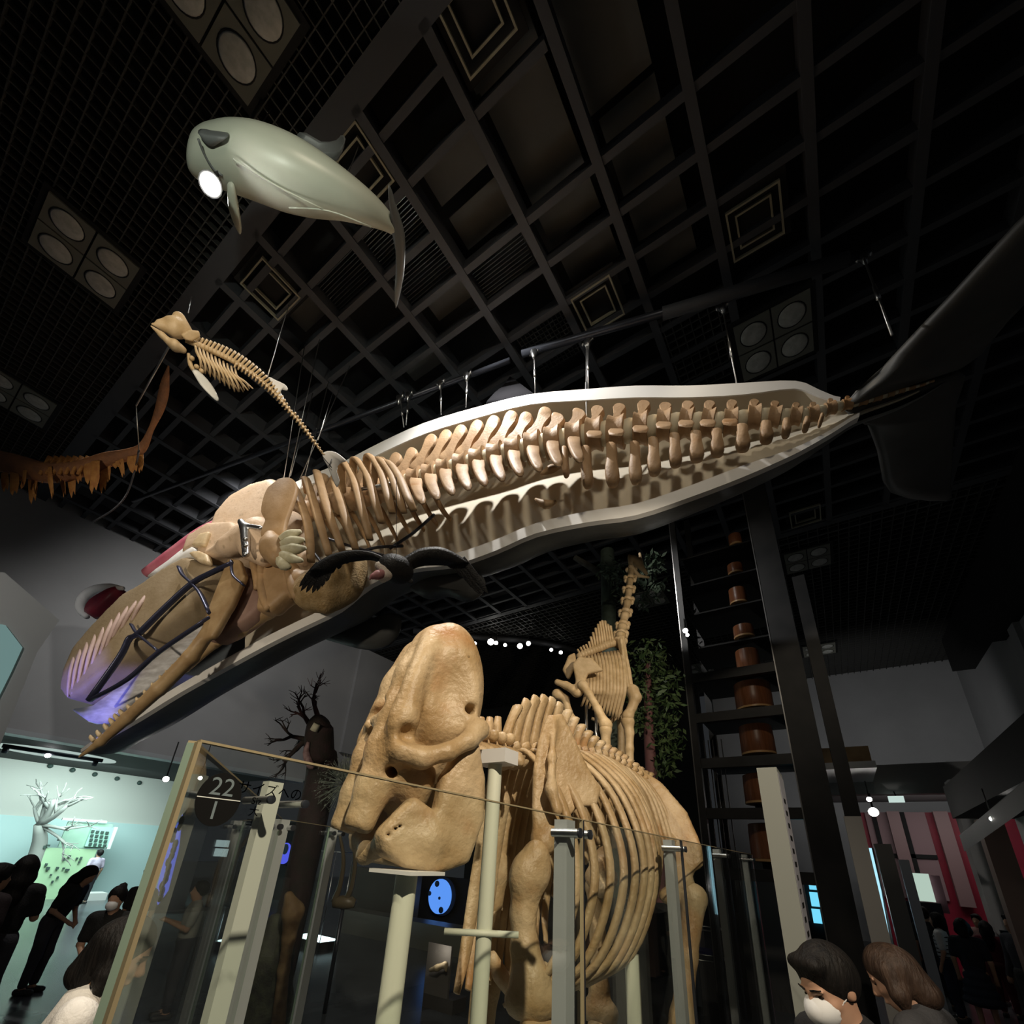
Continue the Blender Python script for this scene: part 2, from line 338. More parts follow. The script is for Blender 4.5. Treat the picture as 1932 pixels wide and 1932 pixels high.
for x in np.arange(-3.1, -2.2, .075): mm.bb((x - .006, 3.95, ZC + .2), (x + .006, 4.8, ZC + .25))
for y in np.arange(3.95, 4.8, .075): mm.bb((-3.1, y - .006, ZC + .2), (-2.2, y + .006, ZC + .25))
stuff(build(mm, 'grating_patch', M['lattice'], ceil_o, smooth=False))
# four-lens ceiling lamps
def lamp4(c, label, s=1.08):
    t = thing('ceiling_lamp', label, 'ceiling lamp', (c[0], c[1], ZC + .05), 'four-lens ceiling lamps')
    build(MB().bb((c[0] - s / 2 - .06, c[1] - s / 2 - .06, ZC - .02), (c[0] + s / 2 + .06, c[1] + s / 2 + .06, ZC + .16)), 'housing', M['black'], t, smooth=False)
    for i in (-1, 1):
        for j in (-1, 1):
            q = V(c[0] + i * s / 4, c[1] + j * s / 4, ZC - .03)
            build(MB().box(q, (s / 2 - .025, s / 2 - .025, .03)), 'lamp_panel', M['lamp_panel'], t, smooth=False)
            d = build(MB().disc_lathe(q - V(0, 0, .018), (0, 0, -1), [(.001, .022), (.1, .02), (.17, .008), (.185, 0)], 24), 'lens', M['lamp_disc'], t)
            build(MB().disc_lathe(q - V(0, 0, .016), (0, 0, -1), [(.187, 0), (.2, .004), (.2, 0)], 24), 'lens_ring', M['black'], d)
for c, l in [((-7.9, -.55), 'square ceiling lamp with four round lenses, left edge above the porpoise skull'), ((-3.74, -.52), 'square ceiling lamp with four round lenses, cut by the top edge'),
             ((.57, 6.13), 'square ceiling lamp with four round lenses, right above the whale tail'), ((.65, 13.1), 'square ceiling lamp with four round lenses, far right beneath the whale flukes'),
             ((.66, 19.9), 'small far square ceiling lamp nearest the pale back wall'), ((-3.8, 19.8), 'small far square ceiling lamp behind the barrel tower'),
             ((-3.8, 13.1), 'far square ceiling lamp beside the giraffe neck, half behind leaves'), ((-12.26, -.5), 'dim square ceiling lamp at the left picture edge above the brown frond')]:
    lamp4(c, l)
# square air outlets
def vent(c, label, s=.62):
    t = thing('ceiling_vent', label, 'air vent', (c[0], c[1], ZC + .1), 'square ceiling vents')
    for sc, nm, z in ((s, 'outer_frame', .03), (s * .66, 'inner_frame', .06)):
        mm = MB(); h = sc / 2; w_ = .022
        for a in (-1, 1): mm.box((c[0] + a * h, c[1], ZC + z), (w_, sc + w_, .05)); mm.box((c[0], c[1] + a * h, ZC + z), (sc - w_, w_, .05))
        build(mm, nm, M['vent'], t, smooth=False)
    build(MB().box((c[0], c[1], ZC + .12), (s * 1.3, s * 1.3, .02)), 'backing', M['black'], t, smooth=False)
for c, l in [((-1.62, .98), 'square ceiling vent with nested frames at the top edge of the picture'), ((-5.95, 1.25), 'square ceiling vent with a brassy frame below the dolphin flipper'), ((.54, 4.38), 'square ceiling vent with nested frames above the right ceiling lamp'),
             ((-1.67, 4.2), 'square ceiling vent just above the hanging rail'), ((-3.62, 1.1), 'square ceiling vent half hidden behind the dolphin back'), ((.72, 11.2), 'small far ceiling vent under the whale tail')]:
    vent(c, l)
# walls
def slab(name, lo, hi, mt, par=None):
    o = build(MB().bb(lo, hi), name, mt, par, smooth=False)
    if par is None: struct(o)
    return o
WL = slab('wall_left', (-16.4, -9, 4.3), (-16, 14.3, 11.4), M['wall'])
slab('wall_panel', (-16, 11.2, 5.6), (-15.85, 14.3, 10.2), M['wall'], WL)
slab('wall_back_dark', (-17, 21, 0), (-4.2, 21.3, 11.4), M['dwall'])
slab('wall_back', (-4.2, 23.3, 0), (6, 23.6, 11.4), M['wall'])
WR = slab('wall_right', (5.0, 3, 0), (5.4, 23.3, 10.25), M['wall'])
for (ya, yb, z) in [(17.5, 21, 9.9), (13.5, 17.5, 9.5), (9, 13.5, 9.2)]: slab('stepped_soffit', (4.4, ya, z - .9), (5.0, yb, ZC + .1), M['black'], WR)
for y in (16.2, 12.6): slab('wall_rib', (4.86, y, 0), (5.0, y + .5, 9.2), M['wall'], WR)
# ---- the low lit gallery behind the left wall
slab('trim_lintel', (-16.4, -9, 4.22), (-15.9, 9.9, 4.34), M['grey'])
slab('ceiling_gallery', (-26, -9, 4.4), (-16.4, 9.9, 4.5), M['dwall'])
creamw = mat('gallery_upper_wall', (.62, .6, .56), rough=.7); cyanw = mat('gallery_wall_cyan_lit', (.55, .72, .72), rough=.6)  # lower wall is white; the cyan light on it is painted in
GW = slab('wall_gallery', (-24.3, -2, 0), (-24, 10.5, 4.4), creamw)
slab('lower_panel', (-24, 3.0, 0), (-23.9, 9.6, 2.55), cyanw, GW)
slab('wall_pillar', (-19.2, 7.1, 0), (-17.8, 8.0, 4.4), M['wall'])
slab('wall_partition', (-13.6, -5, 0), (-13.3, 1.55, 3.55), M['wall'])
m = MB().disc_lathe((-20.2, 4.0, 4.4), (0, 0, -1), [(1.15, 0), (1.15, .03)], 28)
P_ = [(V(*p) - V(-20.2, 4.0, 4.4)) * V(1.0, 1.3, 1) + V(-20.2, 4.0, 4.4) for p in m.v]; m.v = [tuple(p) for p in P_]
tag(build(m, 'oval_ceiling_light', emis('oval_light_glow', (.75, .95, .88), .42)), 'pale oval light recess in the low gallery ceiling behind the jaw tip', 'ceiling light')
lt = thing('light_track', 'dark track with small spot heads under the pale oval recess', 'track light', (-20, 3.6, 4.3))
build(MB().tube([(-19.2, 2.6, 4.28), (-19.2, 4.9, 4.28)], .06, 10), 'rail', M['dsteel'], lt)
for y in (2.7, 4.75): build(MB().tube([(-19.2, y, 4.26), (-19.25, y, 4.1)], .07, 10), 'spot_head', M['dsteel'], lt)
build(MB().ball((-19.2, 3.6, 4.2), .07), 'bulb', emis('track_bulb', (1, 1, 1), 30), lt)

# ------------------------------------------------------------------ the sperm whale: half a body with its skeleton, hung under the rail
WP0 = V(-1.88, 4.27, 0); WU = nrm(V(-.966, -.257, 0)); WN = V(-WU[1], WU[0], 0)     # mid-plane: point, direction to the head, normal to the hall
def W(x, y, off=0.0): return at(x, y, P=WP0 + WN * off, n=WN)
def wl(x, y, px, off=0.0): return np.linalg.norm(W(x, y - px / 2, off) - W(x, y + px / 2, off))
whale = thing('sperm_whale', 'huge sperm whale cut in half lengthwise, white rim, brown skeleton inside, hanging head down', 'whale', WP0 + V(0, 0, 8.5))
ST = [((1808, 697), (1808, 699), 3), ((1755, 709), (1755, 733), 6), ((1697, 722), (1695, 762), 8), ((1625, 742), (1620, 789), 8), ((1585, 752), (1572, 818), 9), ((1545, 738), (1520, 848), 12), ((1500, 721), (1480, 868), 15), ((1400, 725), (1400, 903), 22), ((1300, 730), (1300, 941), 22), ((1200, 730), (1200, 974), 22), ((1110, 736), (1110, 987), 21), ((1000, 746), (1012, 1008), 19),
      ((900, 770), (935, 1041), 20), ((800, 800), (860, 1066), 20), ((720, 836), (774, 1077), 19), ((650, 872), (700, 1105), 18), ((600, 893), (640, 1152), 16), ((550, 915), (560, 1191), 16), ((470, 955), (500, 1221), 16), ((405, 1000), (423, 1263), 16), ((330, 1055), (340, 1309), 15), ((262, 1108), (262, 1357), 14), ((200, 1165), (195, 1395), 10), ((160, 1210), (155, 1420), 6)]
top = cr([(*a, w_) for a, b, w_ in ST], 3); bot = cr([(*b, w_) for a, b, w_ in ST], 3)
rings = []; trays = []; rt = []; rb = []
for i, (a, b) in enumerate(zip(top, bot)):
    A, B = W(a[0], a[1]), W(b[0], b[1]); c = (A + B) / 2; ax = (A - B) / 2; hgt = np.linalg.norm(ax); dep = min(1.25, hgt * .86)
    rings.append([c + ax * math.cos(q) - WN * (.05 + dep * math.sin(q)) for q in np.linspace(0, math.pi, 17)])
    d = nrm(np.array(b[:2]) - np.array(a[:2])); ai = np.array(a[:2]) + d * a[2]; bi = np.array(b[:2]) - d * b[2]
    if np.dot(bi - ai, d) < 2: ai = bi = (np.array(a[:2]) + np.array(b[:2])) / 2
    Ai, Bi = W(*ai), W(*bi)
    d8 = min(1.0, dep / 1.25); prof = [(0, 0), (.01, .5), (.05, .82), (.14, .86), (.27, .80), (.40, .66), (.55, .54), (.70, .47), (.84, .44), (.94, .36), (.99, .2), (1, 0)]
    trays.append([Ai + (Bi - Ai) * k_ - WN * z_ * d8 for k_, z_ in prof])
    rt.append((A, Ai)); rb.append((Bi, B))
mm = MB(); mm.loft(rings, closed=False); build(mm, 'outer_skin', M['skin'], whale, label='dark grey outer skin of the far half')
mm = MB(); mm.loft(trays[4:58], closed=False); build(mm, 'inner_lining', M['lining'], whale, label='pale recessed inner wall behind the bones')
def rim(pairs, nm):
    mm = MB(); mm.loft([[A + WN * .02, B + WN * .02, B - WN * .06, A - WN * .06] for A, B in pairs]); build(mm, nm, M['white'], whale, sharp=40, label='white cut edge of the body')
rim(rt[12:54], 'upper_rim'); rim(rb[9:], 'lower_rim')
# --- backbone
VT = [(1757, 720, 4), (1740, 726, 5), (1720, 732, 6), (1700, 737, 8), (1680, 743, 9), (1655, 750, 11), (1628, 756, 13), (1598, 763, 16), (1566, 771, 19), (1533, 782, 23), (1501, 786, 26), (1461, 787, 30), (1422, 788, 34), (1378, 797, 37), (1336, 799, 40), (1295, 800, 42), (1253, 803, 44), (1209, 810, 46), (1163, 816, 46), (1122, 820, 46), (1085, 828, 46), (1045, 836, 45), (1008, 845, 44), (972, 854, 42), (938, 863, 41), (905, 872, 40), (874, 880, 38), (843, 889, 37), (815, 898, 36), (787, 906, 35), (758, 914, 34), (728, 923, 33), (700, 931, 32), (672, 939, 32), (644, 947, 31), (617, 955, 31), (590, 962, 30)]
OFF = .02
for i, (x, y, hp) in enumerate(VT):
    c = W(x, y, OFF); r = wl(x, y, hp, OFF) / 2
    p0 = W(*VT[max(0, i - 1)][:2], OFF); p1 = W(*VT[min(len(VT) - 1, i + 1)][:2], OFF); ax = nrm(p1 - p0); gap = np.linalg.norm(p1 - p0) / (2 if 0 < i < len(VT) - 1 else 1)
    L = gap * (.60 if x > 1180 else .74); up = nrm(np.cross(WN, ax)); up = up if up[2] > 0 else -up
    mm = MB(); mm.disc_lathe(c, ax, [(r * .7, -L / 2), (r, -L * .47), (r * .98, -L * .38), (r * .84, -L * .1), (r * .84, L * .1), (r * .98, L * .38), (r, L * .47), (r * .7, L / 2)], 16)
    # neural spine leaning towards the tail
    if x < 1700:
        lx, ly = (34, -84) if x < 960 else ((28, -72) if x < 1020 else ((12, -52) if x < 1100 else ((8, -46) if x < 1240 else ((3, -36) if x < 1400 else (0, -.85 * hp)))))
        if x < 770: lx, ly = 26, -66
        if x < 1100:
            b0, t0 = V(x - 5, y - 12), V(x + lx, y + ly); d_ = (t0 - b0) / np.linalg.norm(t0 - b0); p_ = V(-d_[1], d_[0]); Lq = np.linalg.norm(t0 - b0); sw = hp / 38
            pl = [W(*(b0 + d_ * Lq * f_ + p_ * w_ * sw), OFF + .02) for f_, w_ in [(0, -13), (.25, -9), (.55, -8), (.82, -11.5), (.95, -9), (1, -3), (1, 4), (.93, 9), (.8, 11), (.55, 8), (.3, 10), (.12, 17), (0, 15)]]
        else:
            wd = .42 * hp; pl = [W(x + u_ * wd * .75 + lx * max(0, -v_ - .3), y + ly * -v_, OFF + .02) for u_, v_ in [(-.6, -.35), (-.5, -.65), (-.8, -.95), (-.3, -1.1), (.6, -1.06), (.95, -.9), (.45, -.65), (.6, -.35)]]
        mm.plate(pl, WN * min(.12, r * .5), .12, 2)
    # side processes: broad blades pointing to the viewer and down
    if 740 < x < 1110:
        b = [W(x - 12, y - 4, OFF + .1), W(x - 14, y + 10, OFF + .3), W(x - 4, y + 33, OFF + .62), W(x + 8, y + 44, OFF + .66), W(x + 17, y + 38, OFF + .6), W(x + 10, y + 14, OFF + .32), W(x + 9, y - 2, OFF + .1)]
        mm.plate(b, nrm(np.cross(b[3] - b[0], b[5] - b[1])) * .07, .2, 2)
    elif x >= 1110 and x < 1420:
        mm.plate([W(x - 12, y - 6, OFF + r * .7), W(x - 14, y + 2, OFF + r * 1.5), W(x + 12, y + 4, OFF + r * 1.5), W(x + 12, y - 5, OFF + r * .7)], up * .06, .2, 2)
    build(mm, 'vertebra', M['bone'], whale, sharp=50)
    if 0 < i and x < 1757:
        dc = (c + p0) / 2; build(MB().disc_lathe(dc, ax, [(r * .66, -gap * .24), (r * .72, 0), (r * .66, gap * .24)], 14), 'spinal_disc', M['disc'], whale)
for (x, y, w_, h_) in [(1066, 872, 14, 50), (1106, 882, 24, 72), (1153, 878, 29, 76), (1197, 874, 27, 72), (1232, 862, 28, 64), (1272, 850, 27, 56), (1312, 843, 30, 50), (1351, 836, 28, 44), (1399, 827, 30, 42), (1444, 816, 27, 32), (1482, 808, 18, 24), (1520, 801, 13, 13), (1548, 793, 8, 8)]:
    o2 = OFF + .2; pl = [W(x - w_ * .33, y - h_ * .5, o2), W(x + w_ * .33, y - h_ * .5, o2), W(x + w_ * .42, y - h_ * .1, o2), W(x + w_ * .56, y + h_ * .3, o2), W(x + w_ * .3, y + h_ * .5, o2), W(x - w_ * .22, y + h_ * .5, o2), W(x - w_ * .4, y + h_ * .2, o2), W(x - w_ * .3, y - h_ * .1, o2)]
    build(MB().plate(pl, WN * .16, .25, 3), 'chevron_bone', M['bone'], whale)
# --- ribs
RB = [[(560, 945), (556, 920), (580, 985), (587, 1060)], [(578, 930), (577, 903), (597, 965), (621, 1048)], [(600, 915), (598, 890), (614, 948), (646, 1040)], [(632, 925), (630, 905), (648, 964), (671, 1036)], [(648, 930), (645, 872), (666, 900), (684, 964), (698, 1018)], [(668, 925), (668, 867), (692, 894), (708, 948), (720, 986)], [(690, 918), (694, 861), (717, 887), (731, 933), (740, 968)], [(706, 912), (712, 867), (735, 890), (754, 939), (762, 968)], [(724, 908), (729, 872), (751, 896), (770, 939), (781, 964)]]
for k, r_ in enumerate(RB):
    n_ = len(r_); offs = [.2] + list(np.linspace(.62, .92, n_ - 2)) + [.86]
    rr = [.045] + [.064] * (n_ - 2) + [.05]
    build(MB().tube([W(x, y, o_) for (x, y), o_ in zip(r_, offs)], rr, 10, 5, flat=.55), 'rib', M['ribbone'], whale)
for k in range(9):   # the ribs of the far side, seen behind
    x, y = 588 + k * 25, 968 - k * 7
    build(MB().tube([W(x, y - 12, 0), W(x + 26, y + 14, -.2), W(x + 48, y + 52, -.28), W(x + 62, y + 92 - k * 3, -.24)], [.035, .055, .05, .035], 8, 4, flat=.6), 'far_rib', M['ribbone'], whale)
for p in ([(600, 1010), (660, 1030), (730, 1050)], [(640, 1060), (700, 1035), (760, 1030)], [(560, 1000), (620, 1080), (640, 1120)], [(735, 1035), (780, 1005), (820, 970)]):
    build(MB().tube([W(*q, .25) for q in p], .022, 8, 4), 'support_rod', M['dsteel'], whale)
build(MB().tube([W(676, 924, .3), W(740, 912, .3)], .025, 8), 'steel_bar', M['steel'], whale)
# --- skull, jaw and head organs
s = Sdf()
s.poly([W(*q, .1) for q in [(428, 1022), (440, 988), (462, 962), (496, 943), (528, 935), (542, 948), (536, 985), (518, 1035), (480, 1066), (442, 1058)]], WN, .18, .15, .1)
s.ell(W(482, 985, .62), (.5, .3, .42), np.column_stack([WU, WN, V(0, 0, 1)]), .12, True)
s.poly([W(*q, .42) for q in [(372, 1022), (404, 1002), (446, 1000), (470, 1030), (446, 1048), (398, 1053), (392, 1044), (410, 1030), (392, 1022), (380, 1036), (364, 1046)]], WN, .1, .07, .06)
s.chain([W(400, 1045, .55), W(432, 1030, .6), W(470, 1020, .62)], [.07, .15, .18], .08)
s.chain([W(455, 1010, .6), W(490, 1010, .66), W(520, 1020, .6)], [.16, .24, .2], .12)
s.chain([W(478, 1035, .6), W(500, 1052, .65)], [.2, .14], .1)
s.ell(W(540, 1010, .3), (.35, .3, .42), None, .12)
s.ell(W(552, 1060, .25), (.3, .3, .3), None, .12)
sdf(s, .045, 'skull', mat('skull_bone', (.66, .50, .36), (.58, .42, .28), .6, 3, 6, .35, .7, .35, 16, c3=(.4, .3, .2), s3=8, lo3=.6, hi3=.75), whale, 'cream dish-shaped skull with ragged front edge')
s = Sdf()
for q in [[(364, 1046), (380, 1060), (396, 1064), (392, 1050), (378, 1044)], [(368, 1030), (380, 1012), (396, 1008), (388, 1030)]]: s.poly([W(*p, .6) for p in q], WN, .03, .025, .02)
sdf(s, .025, 'skull_edge_shard', M['palebone'], whale)
sb = MB().plate([W(*q, .98) for q in [(528, 905), (552, 904), (561, 922), (553, 952), (541, 986), (533, 1016), (496, 1016), (499, 996), (503, 984), (495, 968), (499, 942), (509, 920)]], WN * .07, .05, 3)
build(sb, 'shoulder_blade', M['ribbone'], whale)
s = Sdf(); s.chain([W(512, 1015, .98), W(518, 1036, 1.0), W(526, 1052, 1.0)], [.1, .17, .14], .06); s.ell(W(510, 1028, 1.0), .13, None, .05)
sdf(s, .03, 'flipper_arm_bone', M['ribbone'], whale)
fb = mat('finger_bone', (.6, .56, .40), (.5, .46, .30), .6, 20)
for a, b, c in [((530, 1022), (548, 1010), (568, 1002)), ((533, 1030), (552, 1022), (574, 1018)), ((534, 1038), (555, 1036), (577, 1034)), ((532, 1048), (546, 1052), (570, 1058)), ((530, 1056), (536, 1066), (548, 1070))]:
    build(MB().tube([W(*a, 1.02), W(*b, 1.04), W(*c, 1.02)], [.07, .075, .025], 8, 3), 'finger_bone', fb, whale)
for p, r_ in (([(497, 1062), (494, 1095), (500, 1130), (506, 1150)], [.08, .07, .075, .05]), ([(478, 1060), (486, 1090), (484, 1112)], [.06, .07, .04]), ([(545, 1080), (556, 1110), (560, 1128)], [.07, .09, .05])):
    build(MB().tube([W(*q, .5) for q in p], r_, 10, 4), 'throat_bone', M['ribbone'], whale)
s = Sdf(); s.poly([W(*q, .4) for q in [(515, 1062), (548, 1066), (556, 1090), (545, 1125), (520, 1148), (503, 1150), (508, 1110)]], WN, .06, .08, .06); s.chain([W(550, 1085, .4), W(575, 1100, .4), W(566, 1122, .4)], [.12, .16, .1], .08)
sdf(s, .04, 'breast_plate', M['ribbone'], whale)
s = Sdf(); s.ell(W(612, 1112, .35), (.5, .3, .34), rotm((0, 0, 1), .26), .1); s.ell(W(640, 1090, .35), (.3, .25, .42), None, .1); s.ell(W(665, 1085, .3), (.2, .2, .4), None, .1); s.chain([W(620, 1128, .35), W(614, 1146, .35)], [.15, .08], .1)
sdf(s, .04, 'chest_mass', mat('spongy_tissue', (.40, .28, .14), (.26, .17, .07), .8, 9, 6, bump=.8, bscale=40), whale, 'lumpy ochre chest mass')
build(MB().plate([W(*q, .3) for q in [(470, 1072), (500, 1100), (506, 1150), (462, 1188), (415, 1214), (396, 1202), (420, 1150), (446, 1104)]], WN * .3, .12, 2), 'throat_tissue', mat('throat_tissue', (.30, .19, .15), (.24, .14, .11), .6, 4), whale)
# lower jaw
jb = mat('jaw_bone', (.42, .29, .15), (.30, .19, .09), .5, 4, 5, bump=.2)
s = Sdf(); jp = [(446, 1052), (430, 1095), (412, 1145), (394, 1192), (360, 1240), (300, 1300), (240, 1355), (190, 1400), (150, 1428)]
s.poly([W(*q, .62) for q in [(436, 1060), (452, 1062), (462, 1090), (440, 1140), (405, 1200), (384, 1208), (395, 1165), (418, 1105)]], WN, .02, .035, .04)
s.chain([W(*q, .6) for q in jp[3:]], [.09, .1, .092, .078, .058, .02], .04)
sdf(s, .026, 'lower_jaw', jb, whale, 'long tapering lower jaw bone')
s = Sdf(); s.chain([W(*q, .25) for q in [(560, 1128), (505, 1155), (455, 1190), (405, 1215), (350, 1262)]], [.07, .1, .08, .06, .06], .06); sdf(s, .03, 'far_jaw_bar', jb, whale)
tm = None
for (x, y) in [(1020, 1000), (1003, 1030), (968, 1072), (928, 1112), (890, 1150), (852, 1187), (815, 1217), (767, 1262), (720, 1307), (672, 1350), (618, 1393), (570, 1423), (538, 1450), (510, 1476), (476, 1510), (432, 1550), (392, 1580)]:
    x, y = 50 + x / 3.22, 900 + y / 3.22; d = V(-.62, -.78)
    build(MB().tube([W(x - d[0] * 9, y - d[1] * 9, .6), W(x, y, .62), W(x + d[0] * 4 + 1, y + d[1] * 5, .64)], [.032, .028, .008], 8, 2), 'tooth', M['palebone'], whale)
# nose: case and junk
s = Sdf()
s.poly([W(*q, .3) for q in [(292, 1124), (262, 1140), (232, 1170), (200, 1204), (174, 1236), (160, 1270), (155, 1300), (164, 1312), (182, 1306), (240, 1258), (300, 1208), (376, 1152), (404, 1112), (418, 1092), (398, 1088), (372, 1074), (338, 1092)]], WN, .16, .12, .1)
sdf(s, .05, 'nose_case', mat('nose_tissue', (.42, .33, .22), (.33, .25, .15), .6, 2.5, 6, .35, .7, .3, 18), whale, 'brown nose and melon filling the head')
band = mat('muscle_band', (.66, .5, .45), (.55, .4, .36), .6, 5)
for (x0_, y0_, x1_, y1_) in [(285, 1112, 246, 1178), (270, 1120, 226, 1194), (254, 1128, 210, 1212), (238, 1138, 198, 1230), (223, 1150, 186, 1246), (206, 1164, 172, 1264), (190, 1176, 158, 1284), (174, 1190, 146, 1300), (160, 1204, 136, 1310), (146, 1222, 128, 1316)]:
    a, b = V(x0_, y0_), V(x1_, y1_); build(MB().tube([W(*(a + (b - a) * f_ + V(-3, -2) * math.sin(f_ * 3.1)), o_) for f_, o_ in ((0, .42), (.2, .55), (.5, .60), (.8, .585), (1, .54))], [.012, .032, .038, .03, .008], 8, 4, up=WN, flat=.8), 'muscle_band', band, whale)
build(MB().tube([W(276, 1082, .3), W(330, 1045, .3), (W(380, 1010, .3)), W(418, 986, .3)], [.09, .12, .13, .09], 12, 4), 'pink_nasal_tube', M['pink'], whale, label='smooth pink tube along the forehead')
build(MB().plate([W(*q, .42) for q in [(290, 1098), (330, 1068), (372, 1036), (384, 1048), (365, 1062), (345, 1078), (318, 1094)]], WN * .3, .1, 2), 'blubber_layer', M['white'], whale)
build(MB().tube([W(x, y, -.2) for x, y in [(164, 1164), (153, 1148), (158, 1128), (178, 1113), (205, 1108), (232, 1110)]], [.05, .09, .1, .09, .08, .04], 10, 4), 'pale_lip', M['white'], whale)
build(MB().plate([W(*q, -.25) for q in [(168, 1160), (180, 1138), (205, 1122), (230, 1110), (222, 1128), (200, 1150), (180, 1168)]], WN * .3, .2, 2), 'red_lip', M['red'], whale)
mouth = mat('glossy_mouth_lining', (.72, .72, .74), (.45, .44, .44), .25, 3, 4, stretch=(1, 1, 4))
build(MB().plate([W(*q, .2) for q in [(140, 1342), (176, 1336), (240, 1287), (300, 1236), (392, 1172), (400, 1190), (360, 1228), (300, 1285), (230, 1345), (200, 1366), (168, 1362)]], WN * .1, .06, 2), 'mouth_lining', mouth, whale)
strap = mat('steel_strap', (.05, .055, .10), rough=.35, metal=.5)
for p, r_ in (([(440, 1062), (400, 1080), (362, 1101), (310, 1148), (262, 1195), (244, 1205), (226, 1240), (168, 1322)], .05), ([(338, 1070), (345, 1085), (362, 1101), (378, 1120), (396, 1158)], .045), ([(248, 1178), (256, 1192), (270, 1205), (298, 1228)], .035), ([(437, 1058), (440, 1085), (460, 1104)], .035), ([(168, 1322), (240, 1282), (300, 1230), (396, 1165)], .04)):
    build(MB().tube([W(x, y, .68) for x, y in p], r_, 8, 4, flat=.5), 'head_strap', strap, whale)
s = Sdf(); s.chain([W(455, 985, .9), W(462, 995, .9), W(464, 1045, .9)], [.05, .07, .05], .02); s.cap(W(466, 992, .9), W(492, 996, .9), .035, k=.02); sdf(s, .022, 'skull_bracket', M['steel'], whale)
for y in (1018, 1030, 1047): build(MB().ball(W(462, y, 1.0), (.06, .03, .03), 8, 5), 'bracket_bolt', M['steel'], whale)
for (x, y, a) in [(1040, 885, 1), (1030, 952, -1)]:
    build(MB().tube([W(x - 20, y + 10 * a, .1), W(x, y, .1), W(x + 20, y - 6, .1)], [.02, .06, .02], 8, 4), 'pelvic_bone', M['ribbone'], whale)
# --- fins
def fluke(sgn):
    a = [W(1650, 742, -.02), W(1700, 726, 0), W(1760, 712, 0), W(1806, 699, 0)]; r0 = W(1590, 752); b = W(1806, 699); bk = -WU
    pl = [W(1600, 768), W(1640, 745) + sgn * WN * .25, W(1640, 745) + sgn * WN * .9 + bk * .35, W(1700, 735) + sgn * WN * 1.7 + bk * .45 + V(0, 0, -.05), b + sgn * WN * 2.15 + bk * .75 + V(0, 0, -.1), b + sgn * WN * 1.9 + bk * .72, b + sgn * WN * 1.1 + bk * .42, b + sgn * WN * .45 + bk * .18, b]
    mm = MB(); mm.plate(pl, V(0, 0, .16), .25, 3); build(mm, 'tail_fluke', M['fins'], whale, label='broad dark tail fluke')
fluke(1); fluke(-1)
build(MB().plate([W(918, 766, -.3), W(932, 750, -.32), W(952, 734, -.35), W(965, 715, -.38), (W(974, 721, -.38)), W(992, 735, -.35), W(1015, 752, -.3)], WN * .16, .12), 'back_hump', mat('hump_skin', (.012, .012, .014), rough=.9, spec=.05), whale)
def paddle(pts, th, nm='flipper'):
    build(MB().plate(pts, th, .3, 3), nm, M['fins'], whale, label='dark paddle-shaped flipper')
paddle([W(772, 1112, -.5), W(800, 1095, -.35), W(850, 1085, -.3), W(895, 1082, -.3), W(914, 1092, -.3), W(912, 1116, -.3), W(880, 1134, -.35), W(840, 1122, -.45), W(800, 1128, -.5)], WN * .22)
paddle([W(615, 1207, -1.2), W(660, 1190, -1.1), W(720, 1165, -1.0), W(755, 1160, -1.0), W(752, 1195, -1.1), W(720, 1222, -1.2), W(670, 1222, -1.25)], WN * .2 + V(0, 0, .05))
# --- hanging rail with clamps and cables
rail = thing('hanging_rail', 'dark steel pipe rail under the ceiling carrying the whale on cables', 'rail', WP0 + V(0, 0, 9.7))
def RL(x, y): return at(x, y, Z=9.7)
p1, p2 = RL(962, 680), RL(250, 945); q1, q2 = RL(1640, 478), RL(985, 668)
build(MB().tube([p1, p2], .045, 10), 'pipe', M['dsteel'], rail); build(MB().tube([q1, q2], .06, 10), 'pipe', M['dsteel'], rail)
build(MB().tube([RL(1600, 488), RL(1250, 592)], .09, 10), 'pipe', M['beam'], rail)
for (x, y, xb, yb) in [(1362, 575, 1394, 745), (1110, 640, 1110, 738), (1107, 642, 1106, 832), (1008, 662, 1010, 744), (882, 705, 879, 768), (832, 720, 832, 782), (755, 748, 762, 806), (772, 742, 766, 802), (1628, 482, 1683, 632)]:
    a = RL(x, y); b = W(xb, yb) if xb < 1600 else at(xb, yb, P=WP0 + WN * .8, n=WN)
    build(MB().tube([a, b], .012, 6), 'cable', M['cable'], rail)
    mm = MB(); mm.tube([a + V(-.07, 0, .06), a + V(-.07, 0, -.06)], .02, 6); mm.tube([a + V(.07, 0, .06), a + V(.07, 0, -.06)], .02, 6); mm.tube([a + V(0, 0, -.04), a + V(0, 0, -.2)], [.07, .015], 8); build(mm, 'clamp', M['steel'], rail)
    build(MB().tube([a + (b - a) * .45, a + (b - a) * .62], [.02, .024], 6), 'turnbuckle', M['steel'], rail)
build(MB().tube([at(530, 875, Z=9.7), W(372, 1000, -.1)], .03, 8), 'cable', M['cable'], rail)
for (xa, ya, xb, yb) in [(575, 650, 535, 905), (603, 640, 545, 903), (590, 742, 548, 898), (660, 690, 565, 905), (620, 720, 575, 900)]:
    build(MB().tube([at(xa, ya, Z=10.15), W(xb, yb, .2)], .008, 5), 'cable', M['cable'], rail)

